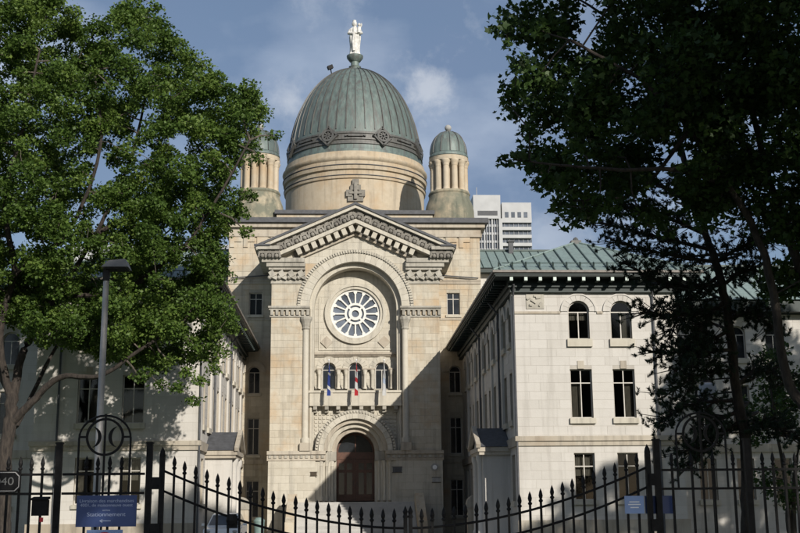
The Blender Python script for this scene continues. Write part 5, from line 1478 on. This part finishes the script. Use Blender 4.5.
# ---- right maple, overhanging near the street
def right_maple():
    rg = random.Random(9); Y = 24.0
    base = P(868, 533, Y); base.z = 0
    t = root('maple_tree', 'dark maple overhanging from beside the railing, its limbs bare beneath', 'tree', (base.x, Y, 0), 'street maples')
    g = lambda x, y, dy=0: P(x, y, Y+dy)
    k = MB(); L = []
    fork = g(850, 470)
    k.tube([base-Vector((0,0,0.1)), base+Vector((0,0,0.3))], [0.55, 0.38], 12)
    limb(k, [base, base+Vector((0,0,0.8)), fork], 0.40, 0.32, 12, rg)
    L += limb(k, [fork, g(808, 412), g(786, 375), g(771, 281, -0.3), g(754, 229, -0.6), g(729, 187, -1), g(690, 130, -1.4), g(640, 80, -1.8), g(570, 40, -2)], 0.14, 0.03, 9, rg)
    L += limb(k, [fork, g(840, 380, 0.4), g(800, 270, 0.6), g(784, 221, 0.6), g(769, 180, 0.5), g(752, 110, 0), g(730, 40, -0.5), g(700, -60, -1)], 0.15, 0.04, 9, rg)
    L += limb(k, [g(769, 180, 0.5), g(710, 100, 1.2), g(640, 40, 1.5), g(580, 0, 1.5)], 0.10, 0.025, 8, rg)
    L += limb(k, [g(729, 187, -1), g(680, 170, -1.6), g(620, 170, -2), g(560, 165, -2.2), g(515, 160, -2.2)], 0.07, 0.015, 7, rg)
    L += limb(k, [fork, g(870, 330, 1), g(880, 180, 2), g(860, 0, 2), g(840, -150, 2)], 0.2, 0.05, 9, rg)
    L += limb(k, [g(870, 330, 1), g(940, 200, -1), g(1000, 60, -2), g(1020, -60, -2)], 0.16, 0.04, 8, rg)
    L += limb(k, [g(690, 130, -1.4), g(640, 190, -0.5), g(590, 200, 0), g(550, 200, 0)], 0.05, 0.012, 7, rg)
    k.build('trunk', M['bark_dark'], t, True)
    poly = [(505,6),(520,-60),(600,-200),(760,-300),(920,-280),(1050,-160),(1090,0),(1060,140),(960,230),(880,250),(830,300),(800,292),(780,300),(762,238),(742,240),(715,205),(690,232),(650,225),(615,215),(580,212),(548,205),(520,165),(518,130),(502,95),(515,60),(500,35)]
    pp = [tuple((lambda q: (q.x, q.z))(P(x, y, Y))) for x, y in poly]
    C = clusters_in(pp, Y, 4.0, 940, rg, 0.2)
    H = []
    for x, y in ((503,28),(510,45),(515,95),(508,98),(520,60),(530,130),(505,160),(520,158),(535,165),(548,180),(560,205),(590,212),(610,205),(640,218),(560,150),(700,225),(668,232),(540,30),(530,8),(720,205),(600,200)):
        H.append(g(x, y, -1.5+rg.uniform(-0.8, 0.8)))
    C += H
    rr = [rg.uniform(0.32, 0.68) for _ in C]
    for i in range(len(C)-len(H), len(C)): rr[i] = 0.24
    k = MB(); twigs(k, C, L, 0.022, rg); k.build('branches', M['bark_dark'], t, True, 'stuff')
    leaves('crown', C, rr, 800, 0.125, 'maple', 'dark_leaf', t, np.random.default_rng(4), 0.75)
    return t
rm = right_maple()
def copy_tree(o, loc, rz, sc, label, group):
    r = o.copy(); col.objects.link(r); r.location = loc; r.rotation_euler = (0,0,rz); r.scale = (sc,)*3; r['label'] = label; r['group'] = group
    for ch in list(o.children):
        c = ch.copy(); col.objects.link(c); c.parent = r
    return r
for loc_, rz_, sc_, lab_ in (((14.5, 11.0, 0), 2.2, 1.25, 'unseen tall maple added by the railing to shade the overhanging one'),
      ((18.0, 19.0, 0), 4.0, 1.0, 'unseen maple added just behind the railing to shade the pine'),
      ((25.5, 28.0, 0), 0.9, 0.86, 'maple on the lawn whose shade falls on the lowest windows of the pale wing'),
      ((25.5, 46.0, 0), 1.6, 0.92, 'unseen maple added on the lawn to shade the set back range'),
      ((31.5, 46.5, 0), 2.9, 1.08, 'unseen maple added farthest along the lawn to shade the set back range'),
      ((3.0, -1.5, 0), 3.3, 1.0, 'unseen street maple added on the pavement to shade the driveway gate'),
      ((11.5, 0.0, 0), 5.1, 1.0, 'unseen street maple added on the pavement to shade the gate before the pine')):
    copy_tree(rm, loc_, rz_, sc_, lab_, 'street maples')  # copies out of view, added for the shade they cast

# ---- pine
def pine():
    rg = random.Random(13); Y = 30.0
    base = P(746, 533, Y); base.z = 0
    t = root('pine_tree', 'dark pine with leaning trunk and needle tufts in front of the wing', 'tree', (base.x, Y, 0))
    g = lambda x, y, dy=0: P(x, y, Y+dy)
    k = MB(); L = []
    tr_ = limb(k, [base, g(747, 500), g(745, 440), g(735, 380), g(727, 311), g(716, 262), g(706, 234), g(690, 180), g(672, 110), g(660, 40)], 0.185, 0.06, 12, rg)
    k.tube([base-Vector((0,0,0.1)), base+Vector((0,0,0.3))], [0.28, 0.19], 12)
    k.build('trunk', M['bark_dark'], t, True)
    k = MB(); tips = []
    spec = [(738,400,(690,405),(655,425)), (735,370,(700,375),(662,398)), (730,330,(690,350),(648,352)), (727,305,(680,315),(640,312)), (722,285,(670,285),(622,262)),
            (716,262,(670,255),(610,240)), (712,250,(650,235),(600,222)), (705,234,(660,215),(620,205)), (700,210,(650,180),(610,170)), (736,385,(760,370),(790,385)), (728,320,(752,312),(775,330)),
            (722,285,(750,270),(782,282)), (716,262,(745,245),(770,240)), (742,420,(712,440),(676,455)), (740,410,(705,430),(690,470)), (690,180,(720,165),(750,160)), (733,350,(700,352),(675,372)), (743,430,(770,425),(795,440)),(720,275,(690,300),(668,335)),(725,300,(700,330),(690,365))]
    for i, (x, y, a, b) in enumerate(spec):
        dy = rg.uniform(-1.6, 1.6)
        p = smooth_path([g(x, y), g(*a, dy*0.5), g(*b, dy)], 6)
        k.tube(p, [0.06-0.045*j/(len(p)-1) for j in range(len(p))], 6)
        for j in range(int(len(p)*0.3), len(p)):
            for _ in range(11):
                c = p[j]+Vector((rg.gauss(0,0.26), rg.gauss(0,0.36), rg.gauss(0.05,0.18)))
                tips.append(c); k.tube([p[max(0,j-1)], c], [0.018, 0.006], 4)
        # return sprays to the back so the crown is round
        p2 = smooth_path([g(x, y), g(x+rg.uniform(-25, 25), y-8, 1.4), g(x+rg.uniform(-50, 50), y-4, 2.6)], 5)
        k.tube(p2, [0.05-0.035*j/(len(p2)-1) for j in range(len(p2))], 6)
        for j in range(7, len(p2)):
            for _ in range(3): tips.append(p2[j]+Vector((rg.gauss(0,0.3), rg.gauss(0,0.3), rg.gauss(0,0.2))))
    k.build('branches', M['bark_dark'], t, True, 'stuff')
    rn = np.random.default_rng(8); V = []; F = []; T = []
    for c in tips:
        n = 62; ax = rn.normal(size=3)*0.6+np.array([0, 0, 0.35]); ax /= np.linalg.norm(ax)
        v = rn.normal(size=(n, 3)); v -= (v@ax)[:, None]*ax; v /= np.linalg.norm(v, axis=1)[:, None]; v = v*0.75+ax*0.65
        ln = rn.uniform(0.07, 0.12, n); tt = rn.uniform(0.1, 0.9); u = rn.uniform(0, 0.20, n)
        w = np.cross(v, rn.normal(size=(n, 3))); w /= np.linalg.norm(w, axis=1)[:, None]
        for i in range(n):
            o = np.array(c)+ax*(u[i]-0.1); b = len(V)
            V += [tuple(o+w[i]*0.010), tuple(o-w[i]*0.010), tuple(o+v[i]*ln[i])]; F.append((b, b+1, b+2)); T.append(tt)
    m = MB(); m.v, m.f, m.t = V, F, T
    m.build('crown', M['pine_needle'], t)
pine()

# ---- understorey tree at the right and shrubs
def small_tree(px, py, Y, label, poly, n, per, size, mat, seed, limbs_px):
    rg = random.Random(seed); base = P(px, py, Y); base.z = 0
    t = root('young_tree', label, 'tree', (base.x, Y, 0))
    k = MB(); L = []
    for path in limbs_px: L += limb(k, [base]+[P(x, y, Y+dy) for x, y, dy in path], 0.09, 0.02, 8, rg)
    k.build('trunk', M['bark_dark'], t, True)
    pp = [tuple((lambda q: (q.x, q.z))(P(x, y, Y))) for x, y in poly]
    C = clusters_in(pp, Y, 2.0, n, rg, 0.2); rr = [rg.uniform(0.3, 0.6) for _ in C]
    k = MB(); twigs(k, C, L, 0.02, rg); k.build('branches', M['bark_dark'], t, True, 'stuff')
    leaves('crown', C, rr, per, size, 'diamond', mat, t, np.random.default_rng(seed))
small_tree(792, 533, 36, 'young broadleaf tree growing right behind the pine', [(752,370),(775,340),(820,330),(880,345),(900,420),(880,500),(800,515),(765,500),(748,440)], 90, 560, 0.12, 'dark_leaf', 21, [[(785,480,0),(775,420,-0.5),(770,380,-0.6)], [(795,470,0),(810,410,0.4),(830,370,0.8)], [(790,500,0),(840,460,0.5),(870,430,0.8)]])
